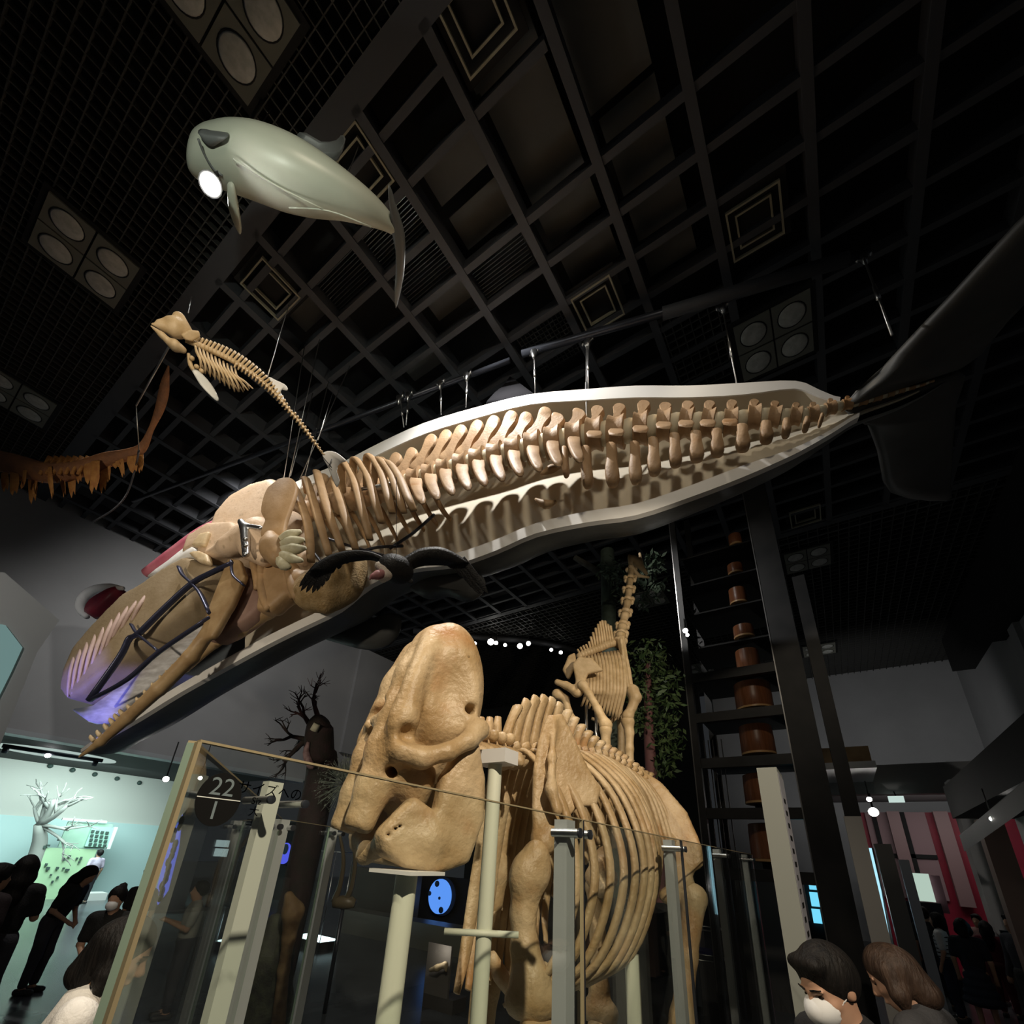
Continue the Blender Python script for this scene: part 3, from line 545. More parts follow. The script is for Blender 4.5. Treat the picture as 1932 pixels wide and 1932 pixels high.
# ------------------------------------------------------------------ the elephant skeleton behind the glass
XE = -1.7
def E(cx, cy, lat): return at(640 + cx / 3.864, 1160 + cy / 3.864, X=XE + lat)
def B(y, lat, z): return V(XE + .13 * (y - 2.5) + lat, y, z)
def H(lat, y, z): return V(XE + lat, y, z)
m = MB(); m.prism([V(-.95, .62, .15), V(-.95, 4.98, .15), V(-3.5, 4.98, .15), V(-3.5, 2.75, .15), V(-2.95, 1.98, .15)], V(0, 0, .3)); tag(build(m, 'exhibit_plinth', M['grey'], smooth=False), 'low grey plinth under the elephant skeleton', 'plinth')
ele = thing('elephant_skeleton', 'large tan elephant skeleton with tuskless skull standing behind the glass fence', 'skeleton', (XE, 3.2, .3))
SO = V(-1.7, 1.75, 0); _a = math.radians(25); SF = V(-math.sin(_a), -math.cos(_a), 0); SL = V(math.cos(_a), -math.sin(_a), 0); SR = np.column_stack([SL, SF, V(0, 0, 1)])
def K(lat, fw, z): return SO + SL * lat + SF * fw + V(0, 0, z)
def KE(cx, cy, lat): return at(640 + cx / 3.864, 1160 + cy / 3.864, P=SO + SL * lat, n=SL)
def mir(p): return p - 2 * SL * np.dot(p - SO, SL)
s = Sdf()
s.ell(K(0, .04, 2.95), (.22, .22, .41), SR, .08)
for g in (-1, 1):
    s.ell(K(.15 * g, .03, 3.0), (.17, .2, .36), SR, .08)
    s.chain([K(.1 * g, .13, 3.22), K(.12 * g, .19, 3.02), K(.11 * g, .23, 2.82)], [.08, .09, .1], .06)
    rq = cr([(.16, .13, 3.26, .03), (.24, .18, 3.12, .03), (.265, .225, 2.95, .034), (.268, .25, 2.8, .04), (.275, .27, 2.7, .045)], 4); s.chain([K(a_[0] * g, a_[1], a_[2]) for a_ in rq], list(rq[:, 3]), .06)
s.ell(K(0, -.06, 2.9), (.29, .1, .3), SR, .08); s.cap(K(0, .06, 2.62), K(0, -.08, 2.7), .13, .13, .08)
for g in (-1, 1):
    s.ell(K(.43 * g, .07, 2.9), (.175, .165, .29), SR, .05, True)
    s.cap(K(.275 * g, .27, 2.71), K(.29 * g, .255, 2.6), .045, .05, .03)
    s.chain([K(.29 * g, .25, 2.6), K(.325 * g, .17, 2.575), K(.345 * g, .06, 2.615), K(.33 * g, -.05, 2.69), K(.29 * g, -.11, 2.76)], [.055, .048, .04, .042, .06], .025)
    s.chain([K(.11 * g, .24, 2.82), K(.12 * g, .28, 2.62), K(.135 * g, .31, 2.44), K(.145 * g, .345, 2.3)], [.095, .085, .075, .066], .05)
    s.chain([K(.22 * g, .25, 2.64), K(.2 * g, .27, 2.52)], [.07, .05], .05)
    s.chain([K(.16 * g, .22, 2.56), K(.14 * g, .14, 2.5), K(.13 * g, .12, 2.42)], [.09, .1, .065], .06)
    s.ell(K(.36 * g, .245, 2.67), (.09, .05, .045), SR, .03, True)
    s.ell(K(.15 * g, .36, 2.22), (.045, .045, .06), SR, .03, True)
    s.cap(K(.25 * g, .285, 2.5), K(.16 * g, .22, 2.54), .03, .02, .02, True)
    s.cap(K(.36 * g, -.07, 2.855), K(.2 * g, -.06, 2.86), .026, .026, .02, True)
s.ell(K(0, .38, 2.84), (.15, .12, .045), SR, .04, True); s.cap(K(0, .4, 2.7), K(0, .42, 2.28), .035, .035, .05, True)
for g in (-1, 1): s.cap(K(.05 * g, .33, 2.77), K(.19 * g, .27, 2.755), .03, .025, .03)
for g in (-1, 1): s.ell(K(.08 * g, -.17, 2.76), .06, None, .04)
sk = sdf(s, .0125, 'skull', M['ebone'], ele, 'tall domed skull with deep temple hollow and two blunt tusk sockets')
sm = MB(); P_ = [K(x, y, z) for x, y, z in [(-.16, .16, 3.27), (-.05, .16, 3.3), (.05, .165, 3.3), (.14, .14, 3.3), (.21, .09, 3.27), (.26, .04, 3.22), (.3, -.02, 3.12)]]
sm.tube(P_, [.008, .014, .01, .016, .012, .014, .008], 7, 4); build(sm, 'skull_seam', M['ebone'], sk)
s = Sdf()
ram = [(890, 980), (950, 950), (1000, 1200), (990, 1480), (890, 1760), (720, 1820), (480, 1780), (350, 1690), (340, 1610), (430, 1490), (530, 1390), (610, 1450), (690, 1500), (735, 1430), (780, 1200), (830, 1130)]
jt = KE(190, 1755, .02)
for g in (-1, 1):
    fx = (lambda p: p) if g > 0 else mir
    s.poly([fx(KE(a, b, .25)) for a, b in ram], SL, .018, .034, .025)
    a, b = fx(KE(640, 1640, .24)), fx(KE(380, 1640, .19)); s.cap(a, b, .085, .06, .05); s.cap(b, jt, .06, .03, .05)
    s.cap(fx(KE(890, 1250, .25)), fx(KE(935, 1010, .27)), .05, .045, .04)
for (a, b) in [(440, 1540), (410, 1560), (360, 1600)]: s.cap(KE(a, b, .36), KE(a, b, .2), .009, .009, .006, True)
sdf(s, .0125, 'lower_jaw', M['ebone'], ele, 'deep rounded lower jaw')
for g in (-1, 1):
    mm = MB()
    for i in range(7):
        q = KE(545 + i * 22, 1400 + i * 22, .2); q = q if g > 0 else mir(q); mm.box(q, (.06, .016, .05), rotm((1, 0, 0), .4))
    build(mm, 'molar', M['palebone'], ele, smooth=False)
# neck and back
sp = cr([(1.86, 2.74), (2.1, 2.78), (2.35, 2.80), (2.8, 2.88), (3.3, 2.95), (3.8, 2.95), (4.3, 2.86)], 12)
def spz(y): return np.interp(y, sp[:, 0], sp[:, 1])
for i in range(7):
    y = 1.88 + .075 * i; z = spz(y); mm = MB(); mm.disc_lathe(B(y, 0, z), (0, 1, 0), [(.09, -.03), (.105, -.015), (.1, .015), (.085, .03)], 14)
    for g in (-1, 1):
        mm.tube([B(y, .06 * g, z), B(y + .01, .17 * g, z - .05), B(y, .2 * g, z - .1)], [.045, .04, .02], 7, 2); mm.ball(B(y, .11 * g, z + .07), (.045, .03, .04), 8, 5)
    mm.tube([B(y, 0, z + .05), B(y + .01, 0, z + .14 + .015 * i)], [.045, .022], 7)
    build(mm, 'neck_vertebra', M['ebone'], ele)
for i in range(21):
    y = 2.4 + .1 * i; z = spz(y); hgt = .14 + .30 * math.exp(-((y - 2.72) / .5) ** 2)
    mm = MB(); mm.disc_lathe(B(y, 0, z - .03), (0, 1, 0), [(.07, -.042), (.085, -.03), (.072, 0), (.085, .03), (.07, .042)], 12)
    mm.tube([B(y, 0, z), B(y + .06, 0, z + hgt * .6), B(y + .13, 0, z + hgt)], [.05, .04, .048], 8, 3, flat=.6)
    for g in (-1, 1): mm.tube([B(y, .03 * g, z), B(y, .13 * g, z + .04)], [.04, .025], 7)
    build(mm, 'back_vertebra', M['ebone'], ele)
# ribs
for i in range(17):
    y = 2.42 + .108 * i; t = i / 16; z = spz(y); w_ = .62 + .38 * math.sin(math.pi * min(1, .25 + t)); zb = 1.52 + .75 * max(0, t - .45) / .55; dx = 1 + .12 * math.sin(math.pi * t)
    for g in (-1, 1):
        L = [(.07, 0, z), (.2 * w_, .02, z - .02), (.41 * w_ * dx, .05, z - .25), (.54 * w_ * dx, .05, z - .58), (.55 * w_ * dx, .02, (z - .58) * .5 + (zb + .2) * .5), (.45 * w_ * dx, -.05 - .12 * t, zb + .17), (.25 * w_ * dx, -.16 - .2 * t, zb)]
        if t > .6: L = L[:-1]
        build(MB().tube([B(y + b, a * (1 if g > 0 else -(.36 + .32 * min(1, 1.6 * t))), c) for a, b, c in L], [.028, .036, .043, .043, .042, .036, .02][:len(L)], 8, 4, flat=.55), 'rib', M['ebone'], ele)
build(MB().tube([B(2.35, .05, 1.7), B(2.5, .05, 1.55), B(2.8, .05, 1.47)], [.03, .05, .035], 8, 3), 'breastbone', M['ebone'], ele)
# shoulder blades and fore legs
FN = nrm(V(.75, -.66, .08)); FP = V(-1.42, 2.42, 2.4)
def fl_pt(x, y, off, far):
    p = at(x, y, P=FP + FN * off, n=FN)
    if far:       # the far fore leg: mirrored about the body's mid-line and set half a step back
        d = p - V(XE, 2.45, 0); p = V(XE, 2.45, 0) + V(-d[0] - .02, d[1] + .42, d[2])
    return p
def foreleg(far):
    o = lambda x, y, off=0.0: fl_pt(x, y, off, far); nn = FN * V(-1, 1, 1) if far else FN
    s = Sdf(); s.poly([o(*q) for q in [(1036, 1354), (1058, 1352), (1078, 1392), (1104, 1450), (1128, 1488), (1122, 1516), (1088, 1518), (1058, 1548), (1040, 1575), (1012, 1575), (1008, 1530), (1010, 1460), (1020, 1398)]], nn, .008, .016, .02)
    s.chain([o(1046, 1362, .03), o(1042, 1430, .08), o(1040, 1490, .12), o(1052, 1530, .14)], [.016, .022, .03, .03], .04)
    s.chain([o(1040, 1560), o(1026, 1590)], [.06, .075], .05); sdf(s, .017, 'shoulder_blade', M['ebone'], ele)
    s = Sdf(); s.ell(o(1004, 1642), .105, None, .05); s.ell(o(1012, 1612, .03), (.07, .07, .08), None, .05); s.ell(o(985, 1650, .04), (.06, .06, .1), None, .05)
    s.chain([o(995, 1665), o(987, 1725), o(990, 1790), o(1000, 1850), o(1004, 1880)], [.095, .062, .066, .09, .1], .05); s.cap(o(980, 1888), o(1030, 1888), .075, k=.04)
    sdf(s, .02, 'upper_arm_bone', M['ebone'], ele)
    e = o(1004, 1900); q = lambda dx, dy, z: e + V(dx, dy, z - e[2])
    s = Sdf(); s.chain([q(0, .1, e[2] + .12), q(0, .06, e[2] - .1), q(0, .03, 1.0), q(0, .02, .72)], [.06, .08, .065, .085], .05); s.cap(q(.02, -.05, e[2] - .08), q(.02, -.04, .75), .05, .06, .04)
    sdf(s, .025, 'lower_arm_bone', M['ebone'], ele)
    s = Sdf()
    for j in range(5): s.chain([q(-.1 + .05 * j, -.06 + .03 * abs(j - 2), .66), q(-.11 + .055 * j, -.1 + .03 * abs(j - 2), .48), q(-.12 + .06 * j, -.15 + .04 * abs(j - 2), .345)], [.05, .04, .04], .03)
    s.ell(q(0, .02, .62), (.13, .1, .08), None, .04); sdf(s, .022, 'fore_foot', M['ebone'], ele)
foreleg(False); foreleg(True)
# pelvis and hind legs
s = Sdf(); PN = nrm(V(.35, -1, .25)); PP = V(-1.0, 4.25, 2.5)
for g in (0, 1):
    def o(x, y, off=0.0):
        p = at(x, y, P=PP + PN * off, n=PN); c = XE + .13 * (p[1] - 2.5)
        return p if not g else V(2 * c - p[0], p[1] + .1, p[2])
    nn = PN if not g else PN * V(-1, 1, 1)
    s.poly([o(*q) for q in [(1192, 1446), (1245, 1480), (1292, 1535), (1314, 1585), (1318, 1632), (1298, 1648), (1268, 1635), (1248, 1590), (1236, 1530), (1200, 1480)]], nn, .012, .022, .03)
    s.chain([o(1280, 1640), o(1286, 1668)], [.07, .1], .05); s.chain([o(1284, 1668), o(1268, 1692), o(1255, 1690)], [.08, .06, .05], .05); s.chain([o(1318, 1625), o(1316, 1600)], [.035, .03], .04)
    s.cap(o(1205, 1462), B(4.3, 0, 2.88), .05, .06, .05)
s.cap(B(4.2, 0, 2.88), B(4.7, 0, 2.65), .09, .05, .06); sdf(s, .024, 'pelvis', M['ebone'], ele)
def hindleg(g):
    hp = at(1300, 1690, P=PP, n=PN); c = XE + .13 * (hp[1] - 2.5)
    def o(dx, dy, z):
        p = V(hp[0] + dx, hp[1] + dy, z); return p if g > 0 else V(2 * c - p[0], p[1] + .28, p[2])
    z0 = hp[2]
    s = Sdf(); s.ell(o(-.09, .0, z0 + .08), .085, None, .05); s.cap(o(-.08, 0, z0 + .06), o(.04, 0, z0), .08, .09, .05); s.chain([o(.03, 0, z0 - .03), o(-.02, -.1, z0 - .4), o(-.07, -.2, z0 - .75), o(-.08, -.22, z0 - .88)], [.092, .062, .075, .095], .05); s.cap(o(-.15, -.22, z0 - .9), o(0, -.22, z0 - .9), .085, k=.04); sdf(s, .022, 'thigh_bone', M['ebone'], ele)
    kz = z0 - 1.0
    s = Sdf(); s.chain([o(-.08, -.22, kz), o(-.06, -.12, kz * .6 + .2), o(-.06, -.04, .5)], [.1, .06, .075], .05); s.cap(o(0, -.2, kz), o(0, -.02, .5), .03, .035, .03); sdf(s, .025, 'shin_bone', M['ebone'], ele)
    s = Sdf()
    for j in range(4): s.chain([o(-.15 + .055 * j, -.12, .46), o(-.16 + .06 * j, -.24, .345)], [.045, .04], .03)
    s.ell(o(-.06, 0, .45), (.12, .13, .09), None, .04); sdf(s, .025, 'hind_foot', M['ebone'], ele)
hindleg(1); hindleg(-1)
build(MB().tube([B(4.72, 0, 2.62), B(4.85, 0, 2.4), B(4.9, 0, 2.0), B(4.88, 0, 1.6)], [.05, .04, .03, .015], 8, 4), 'tail_bones', M['ebone'], ele)
# stands that carry the skull
def stand(top, name, label, w_=.05, z0=.3, plate=None):
    t = thing(name, label, 'support post', (top[0], top[1], z0))
    build(MB().tube([(top[0], top[1], z0), tuple(top)], w_, 16), 'post', M['cream'], t, sharp=40)
    build(MB().disc_lathe((top[0], top[1], z0 + .001), (0, 0, 1), [(w_ * 2.4, 0), (w_ * 2.4, .012), (w_ * 1.1, .02)], 20), 'foot_flange', M['cream'], t, sharp=30)
    if plate: build(MB().box(top + V(0, 0, .006), plate), 'top_plate', M['white'], t, smooth=False)
    return t
stand(at(768, 1648, X=XE + .18), 'jaw_stand', 'cream round post with a flat plate directly under the elephant jaw', .045, .3, (.24, .2, .014))
t = stand(at(935, 1436, X=XE + .3), 'skull_stand', 'pale post with an angled bracket holding the back of the elephant skull', .036, .3, None)
q = at(935, 1430, X=XE + .3); build(MB().box(q, (.2, .12, .07)), 'bracket', M['white'], t, smooth=False)
q = at(905, 1760, X=XE + .3); build(MB().tube([q + V(-.12, -.1, 0), q + V(.14, .1, 0)], .014, 8), 'cross_bar', M['cream'], t)
stand(at(1192, 1800, X=-1.35), 'rib_stand', 'pale green post rising under the elephant belly', .05, .3)

# ------------------------------------------------------------------ the hanging dolphin model
DZ = 8.75
dol = thing('dolphin_model', 'pale grey-green dolphin model hanging high under the ceiling, tail to the right', 'dolphin', at(540, 330, Z=DZ))
DS = [((360, 268), (358, 280)), ((361, 248), (358, 305)), ((374, 236), (368, 326)), ((395, 229), (398, 345)), ((430, 224), (436, 357)), ((480, 230), (490, 376)), ((540, 252), (545, 396)), ((595, 284), (598, 408)), ((645, 319), (648, 414)), ((690, 355), (692, 424)), ((722, 386), (722, 433)), ((745, 415), (741, 442)), ((756, 436), (752, 448))]
A_ = np.array([at(*a, Z=DZ) for a, b in DS]); B_ = np.array([at(*b, Z=DZ) for a, b in DS]); Cn = cr((A_ + B_) / 2, 4); Rr = cr(np.column_stack([np.linalg.norm(A_ - B_, axis=1) / 2] * 3), 4)[:, 0]; AB = cr(A_ - B_, 4)
rings = []
for i, c in enumerate(Cn):
    a = nrm(AB[i]); up = V(0, 0, 1); t = nrm(np.gradient(Cn, axis=0)[i]); b = nrm(np.cross(a, t)); r = Rr[i]
    rings.append([c + a * r * math.cos(q) + b * r * .95 * math.sin(q) for q in np.linspace(0, 2 * math.pi, 24, endpoint=False)])
dskin = mat('dolphin_paint', (.40, .43, .36), (.46, .48, .40), .35, 1.5, 4)
build(MB().loft(rings), 'body', dskin, dol)
dn = nrm(ray(540, 330))
def D_(x, y, off=0.0): return at(x, y, Z=DZ - off)
dgrey = mat('dolphin_dark_paint', (.12, .13, .13), rough=.4)
build(MB().plate([D_(*q, .2) for q in [(374, 246), (392, 249), (418, 252), (432, 256), (412, 270), (402, 274), (388, 266)]], V(0, 0, .12), .2, 2), 'eye_patch', dgrey, dol)
build(MB().tube([D_(*q, .28) for q in [(374, 262), (385, 290), (402, 318), (420, 332)]], .012, 6, 4), 'mouth_line', dgrey, dol)
for pts in ([(428, 348), (440, 346), (447, 372), (456, 430), (452, 440), (440, 415), (430, 385)],):
    build(MB().plate([D_(*q, .3) for q in pts], V(.03, -.03, .07), .3, 3), 'flipper', dskin, dol)
fl = [(742, 436), (738, 400), (733, 345), (746, 385), (760, 430), (764, 470), (760, 530), (747, 582), (750, 525), (749, 470)]
build(MB().plate([D_(*q, .02) for q in fl], V(.02, .02, .08), .3, 3), 'tail_fluke', dgrey, dol)
build(MB().plate([D_(*q, -.35) for q in [(560, 255), (600, 278), (640, 275), (652, 262), (640, 296), (600, 300)]], V(.05, -.05, .06), .3, 2), 'back_fin', dgrey, dol)
for (x, y, xc, yc) in [(455, 300, 470, 240), (640, 370, 700, 250)]:
    a = D_(x, y, -.3); build(MB().tube([a, V(a[0], a[1], ZC + .1)], .006, 5), 'cable', M['cable'], dol)
for (a, b, c) in [((545, 392), (620, 398), (700, 428)), ((440, 300), (520, 350), (610, 395))]: build(MB().tube([D_(*q, .33) for q in (a, b, c)], .008, 5, 4), 'belly_crease', dskin, dol)
# ------------------------------------------------------------------ porpoise skeleton
def PS(x, y, dd=0.0): return at(x, y, D=4.0 + (x - 285) / 350 * .9 + dd)
por = thing('porpoise_skeleton', 'small cream porpoise skeleton with white fins hanging above the whale ribs', 'skeleton', PS(450, 690))
s = Sdf(); s.ell(PS(333, 618), (.085, .09, .085), None, .04); s.chain([PS(325, 622), PS(305, 615), PS(288, 612)], [.06, .035, .012], .03); s.cap(PS(318, 605), PS(300, 607), .03, .015, .03); s.cap(PS(338, 600), PS(352, 625), .05, .05, .03)
s.ell(PS(322, 618, -.08), .025, None, .02, True); psk = sdf(s, .011, 'skull', M['smallbone'], por)
s = Sdf(); s.chain([PS(286, 616, -.02), PS(305, 632, -.03), PS(330, 655, -.02)], [.01, .025, .04], .02); s.cap(PS(330, 650, -.04), PS(345, 660, -.02), .045, .03, .02); sdf(s, .011, 'lower_jaw', M['smallbone'], por)
s = Sdf(); s.poly([PS(*q, -.06) for q in [(343, 632), (358, 624), (374, 626), (376, 634), (362, 642), (350, 640)]], -ray(358, 632), .006, .008, .01); sdf(s, .01, 'shoulder_blade', M['smallbone'], por)
SPN = cr([(350, 640), (372, 650), (400, 662), (430, 676), (460, 694), (490, 716), (520, 744), (545, 773), (570, 803), (592, 833), (612, 860)], 6)
ln = np.concatenate([[0], np.cumsum(np.hypot(*np.diff(SPN, axis=0).T))])
for i in range(44):
    d = ln[-1] * (i + .5) / 44; x, y = np.interp(d, ln, SPN[:, 0]), np.interp(d, ln, SPN[:, 1]); x2, y2 = np.interp(d + 4, ln, SPN[:, 0]), np.interp(d + 4, ln, SPN[:, 1]); tx, ty = nrm([x2 - x, y2 - y, 0])[:2]; nx, ny = ty, -tx
    t = i / 43; r = .03 * (1 - .62 * t); c = PS(x, y); ax = PS(x2, y2) - c
    mm = MB().disc_lathe(c, ax, [(r * .8, -.016), (r, -.01), (r * .85, 0), (r, .01), (r * .8, .016)], 10)
    hp = (16 * math.sin(math.pi * min(1, .22 + t * 1.1)) + 2) if t < .72 else 4 * (1 - t) / .28 + 1.5
    mm.tube([c, PS(x + nx * hp * .5 + tx * 1, y + ny * hp * .5 + ty, -.01), PS(x + nx * hp + tx * 3, y + ny * hp + ty * 3)], [.014, .011, .013], 6, 2, flat=.6)
    if .3 < t < .95:
        lp = 9 * (1 - t) + 3
        mm.tube([c, PS(x - nx * lp, y - ny * lp, -.02)], [.013, .008], 6); mm.tube([c, PS(x - nx * lp * .3, y - ny * lp * .3, -.08)], [.012, .008], 6)
    build(mm, 'vertebra', M['smallbone'], por)
for i in range(11):
    x, y = 368 + i * 7.6, 650 + i * 4.6; ex, ey = 375 + i * 9.2, 700 + min(i, 7) * 5.6 - max(0, i - 8) * 3
    for dd in (-.11, .12):
        build(MB().tube([PS(x, y), PS(x + 3, y + 14, dd), PS((x + ex) / 2 + 7, (y + ey) / 2 + 6, dd * 1.3), PS(ex + (3 if dd < 0 else 10), ey, dd * .8)], [.009, .012, .011, .006], 6, 3), 'rib', M['smallbone'], por)
build(MB().tube([PS(356, 668, -.08), PS(360, 690, -.1), PS(372, 708, -.08)], [.014, .02, .012], 8, 3), 'breastbone', M['smallbone'], por)
pf = mat('cast_fin', (.62, .64, .62), (.7, .7, .66), .35, 9)
for q in [(362, 676), (371, 692), (380, 700)]: build(MB().ball(PS(*q, -.12), .022, 8, 6), 'arm_bone', M['smallbone'], por)
build(MB().plate([PS(*q, -.13) for q in [(362, 700), (372, 698), (388, 712), (402, 730), (413, 752), (409, 757), (394, 744), (376, 724)]], nrm(ray(390, 725)) * .022, .3, 3), 'flipper', pf, por)
build(MB().plate([PS(*q) for q in [(506, 711), (520, 717), (537, 725), (543, 733), (541, 737), (532, 735), (530, 742), (536, 752), (534, 760), (526, 748), (516, 730)]], nrm(ray(522, 730)) * .02, .12, 2), 'back_fin', M['white'], por, label='white cut-out back fin')
fk = build(MB().plate([PS(*q) for q in [(608, 856), (618, 851), (633, 853), (646, 862), (654, 870), (646, 872), (637, 880), (636, 892), (641, 906), (636, 920), (628, 905), (618, 880), (610, 866)]], nrm(ray(630, 880)) * .022, .12, 2), 'tail_fluke', M['white'], por, label='white cut-out tail fluke')
for a, b in (((609, 862), (626, 882)), ((626, 866), (620, 880))): build(MB().tube([PS(*a, -.03), PS(*b, -.03)], .004, 5), 'fluke_pin', M['dsteel'], fk)
a = PS(318, 655); build(MB().tube([a, at(257, 765, D=5.4)], .009, 6), 'cable', M['cable'], por); build(MB().tube([at(257, 765, D=5.4), at(262, 850, D=5.6)], .006, 6), 'cable', M['cable'], por)
for (x, y, xt, yt) in [(505, 710, 545, 575), (355, 590, 362, 560), (600, 830, 628, 740)]: build(MB().tube([PS(x, y), at(xt, yt, Z=ZC - .06)], .005, 5), 'cable', M['cable'], por)
# ------------------------------------------------------------------ vulture
def BD(x, y, dd=0.0): return at(x, y, D=5.0 + dd)
bird = thing('vulture', 'black vulture with pale ruff gliding with spread wings in front of the whale belly', 'bird', BD(745, 1085))
feath = mat('black_feathers', (.008, .008, .009), (.018, .017, .016), .55, 20, 4, bump=.5, bscale=60)
s = Sdf(); s.ell(BD(748, 1074), (.17, .2, .15), None, .05); s.cap(BD(735, 1068, -.1), BD(755, 1078, .25), .11, .1, .06); s.cap(BD(752, 1080, .2), BD(770, 1092, .5), .08, .04, .05); bb = sdf(s, .02, 'body', feath, bird)
ruff = mat('down_ruff', (.7, .6, .52), (.8, .72, .62), .8, 30, 4, bump=.6); s = Sdf(); s.chain([BD(716, 1068, -.14), BD(726, 1074, -.15), BD(728, 1084, -.15), BD(722, 1092, -.14)], [.05, .06, .065, .045], .02); sdf(s, .012, 'ruff', ruff, bird)
s = Sdf(); s.chain([BD(722, 1082, -.18), BD(712, 1085, -.24), BD(703, 1088, -.27)], [.05, .045, .03], .02); s.cap(BD(703, 1086, -.28), BD(697, 1094, -.29), .02, .008, .01); sdf(s, .011, 'head', mat('bare_head', (.42, .2, .2), (.3, .12, .13), .6, 12), bird)
for (lead, tips, dd) in (([(738, 1062), (722, 1050), (695, 1040), (660, 1038), (625, 1046), (598, 1062), (583, 1078)], [(744, 1088), (728, 1070), (705, 1058), (675, 1059), (650, 1064), (625, 1076)], -.05), ([(752, 1058), (770, 1046), (795, 1034), (830, 1032), (860, 1044), (885, 1062)], [(762, 1090), (780, 1074), (800, 1068), (825, 1067), (850, 1068)], .25)):
    L = cr(lead, 4); n_ = len(L)
    T = cr(np.array(tips), 4); T = T[np.linspace(0, len(T) - 1, n_).astype(int)]
    mm = MB()
    mm.loft([[BD(*L[i], dd * i / n_ - .03), BD(*(L[i] * .75 + T[i] * .25 + V(0, -2)), dd * i / n_ - .07), BD(*T[i], dd * i / n_), BD(*(L[i] * .7 + T[i] * .3), dd * i / n_ + .03)] for i in range(n_)])
    build(mm, 'wing', feath, bird)
def feather(a, b, w_, dd):
    a, b = np.array(a, float), np.array(b, float); n_ = np.array([-(b - a)[1], (b - a)[0]]) / np.hypot(*(b - a)); md = (a + b) / 2
    build(MB().plate([BD(*(a + n_ * w_ * .5), dd), BD(*(md + n_ * w_ * .7), dd), BD(*(a * .15 + b * .85 + n_ * w_ * .45), dd), BD(*b, dd), BD(*(a * .15 + b * .85 - n_ * w_ * .45), dd), BD(*(md - n_ * w_ * .7), dd), BD(*(a - n_ * w_ * .5), dd)], nrm(ray(*a)) * .012, .1), 'feather', feath, bird)
for i, (a, b) in enumerate([((600, 1062), (564, 1108)), ((603, 1064), (567, 1116)), ((607, 1066), (577, 1119)), ((611, 1068), (589, 1120)), ((614, 1068), (598, 1116)), ((618, 1066), (607, 1108)), ((624, 1064), (616, 1098)), ((632, 1060), (626, 1082)), ((642, 1058), (638, 1074)), ((655, 1054), (653, 1064)), ((668, 1050), (668, 1060))]): feather(a, b, 8, -.05 + .004 * i)
for i, (a, b) in enumerate([((872, 1052), (922, 1122)), ((868, 1054), (914, 1126)), ((862, 1054), (905, 1122)), ((855, 1052), (898, 1114)), ((850, 1052), (888, 1100)), ((845, 1050), (876, 1090)), ((838, 1052), (856, 1072)), ((826, 1050), (846, 1066)), ((812, 1050), (826, 1064)), ((798, 1054), (806, 1064)), ((786, 1060), (790, 1068))]): feather(a, b, 10, .22 + .004 * i)
for a, b in (((762, 1088), (780, 1100)), ((756, 1088), (772, 1098))): feather(a, b, 8, .3)
for x in (752, 760): build(MB().tube([BD(x, 1090, .1), BD(x + 4, 1100, .12)], [.02, .012], 6), 'foot', feath, bird)
build(MB().tube([BD(748, 1066), at(748, 900, D=4.2)], .003, 5), 'cable', M['dsteel'], bird)
# ------------------------------------------------------------------ giraffe skeleton on a dark pedestal
GP = V(-2.2, 5.2, 0); GN = nrm(V(.39, -.92, 0))
def G(cx, cy, off=0.0): return at(1000 + cx / 4.83, 1020 + cy / 4.83, P=GP + GN * off, n=GN)
gir = thing('giraffe_skeleton', 'tall tan giraffe skeleton facing away behind the elephant, neck stretched up', 'skeleton', GP + V(0, 0, 1.2))
gb = M['gbone']
for i in range(7):
    t0_, t1_ = i / 7, (i + .86) / 7; nk = cr([(815, 930), (840, 800), (880, 600), (905, 420), (925, 250)], 4); f_ = lambda t: nk[min(len(nk) - 1, int(t * (len(nk) - 1)))]
    a, b = [V(np.interp(t, np.linspace(0, 1, len(nk)), nk[:, 0]), np.interp(t, np.linspace(0, 1, len(nk)), nk[:, 1])) for t in (t0_, t1_)]
    A, C_ = G(*a, -.1 - t0_ * 1.0), G(*b, -.1 - t1_ * 1.0); mm = MB().tube([A, (A + C_) / 2, C_], [.1 - .035 * t0_, .06 - .015 * t0_, .085 - .03 * t0_], 10, 3)
    for g in (-1, 1): mm.ball(C_ + V(.07 * g * .92, .07 * g * .39, 0), (.035, .035, .05), 7, 5); mm.ball(A + V(.075 * g * .92, .075 * g * .39, .02), (.04, .04, .05), 7, 5)
    build(mm, 'neck_vertebra', gb, gir)
s = Sdf(); s.chain([G(935, 170, -1.1), G(985, 200, -1.15), G(1060, 300, -1.2)], [.075, .07, .03], .05); s.chain([G(920, 240, -1.05), G(990, 320, -1.1), G(1080, 335, -1.15)], [.05, .03, .02], .03); s.cap(G(905, 140, -1.1), G(915, 210, -1.05), .03, .035, .03); s.cap(G(1000, 120, -1.15), G(1010, 175, -1.15), .025, .03, .02); s.ell(G(1000, 195, -1.02), .03, None, .02, True); sdf(s, .013, 'skull', gb, gir)
for i, (tx, ty, bx, by) in enumerate([(735, 780, 755, 915), (710, 765, 735, 920), (685, 735, 712, 925), (660, 732, 690, 935), (640, 742, 668, 945), (620, 765, 645, 955), (598, 800, 622, 962), (575, 840, 600, 970), (555, 880, 578, 980), (538, 925, 555, 990), (510, 950, 530, 1000), (485, 962, 505, 1010), (460, 975, 480, 1020), (435, 995, 455, 1035)]):
    mm = MB().tube([G(bx, by, -.05), G((bx + tx) / 2, (by + ty) / 2, -.05), G(tx, ty, -.05)], [.04, .026, .03], 8, 2, flat=.6); mm.ball(G(bx, by + 20, -.05), .055, 8, 6); build(mm, 'back_vertebra', gb, gir)
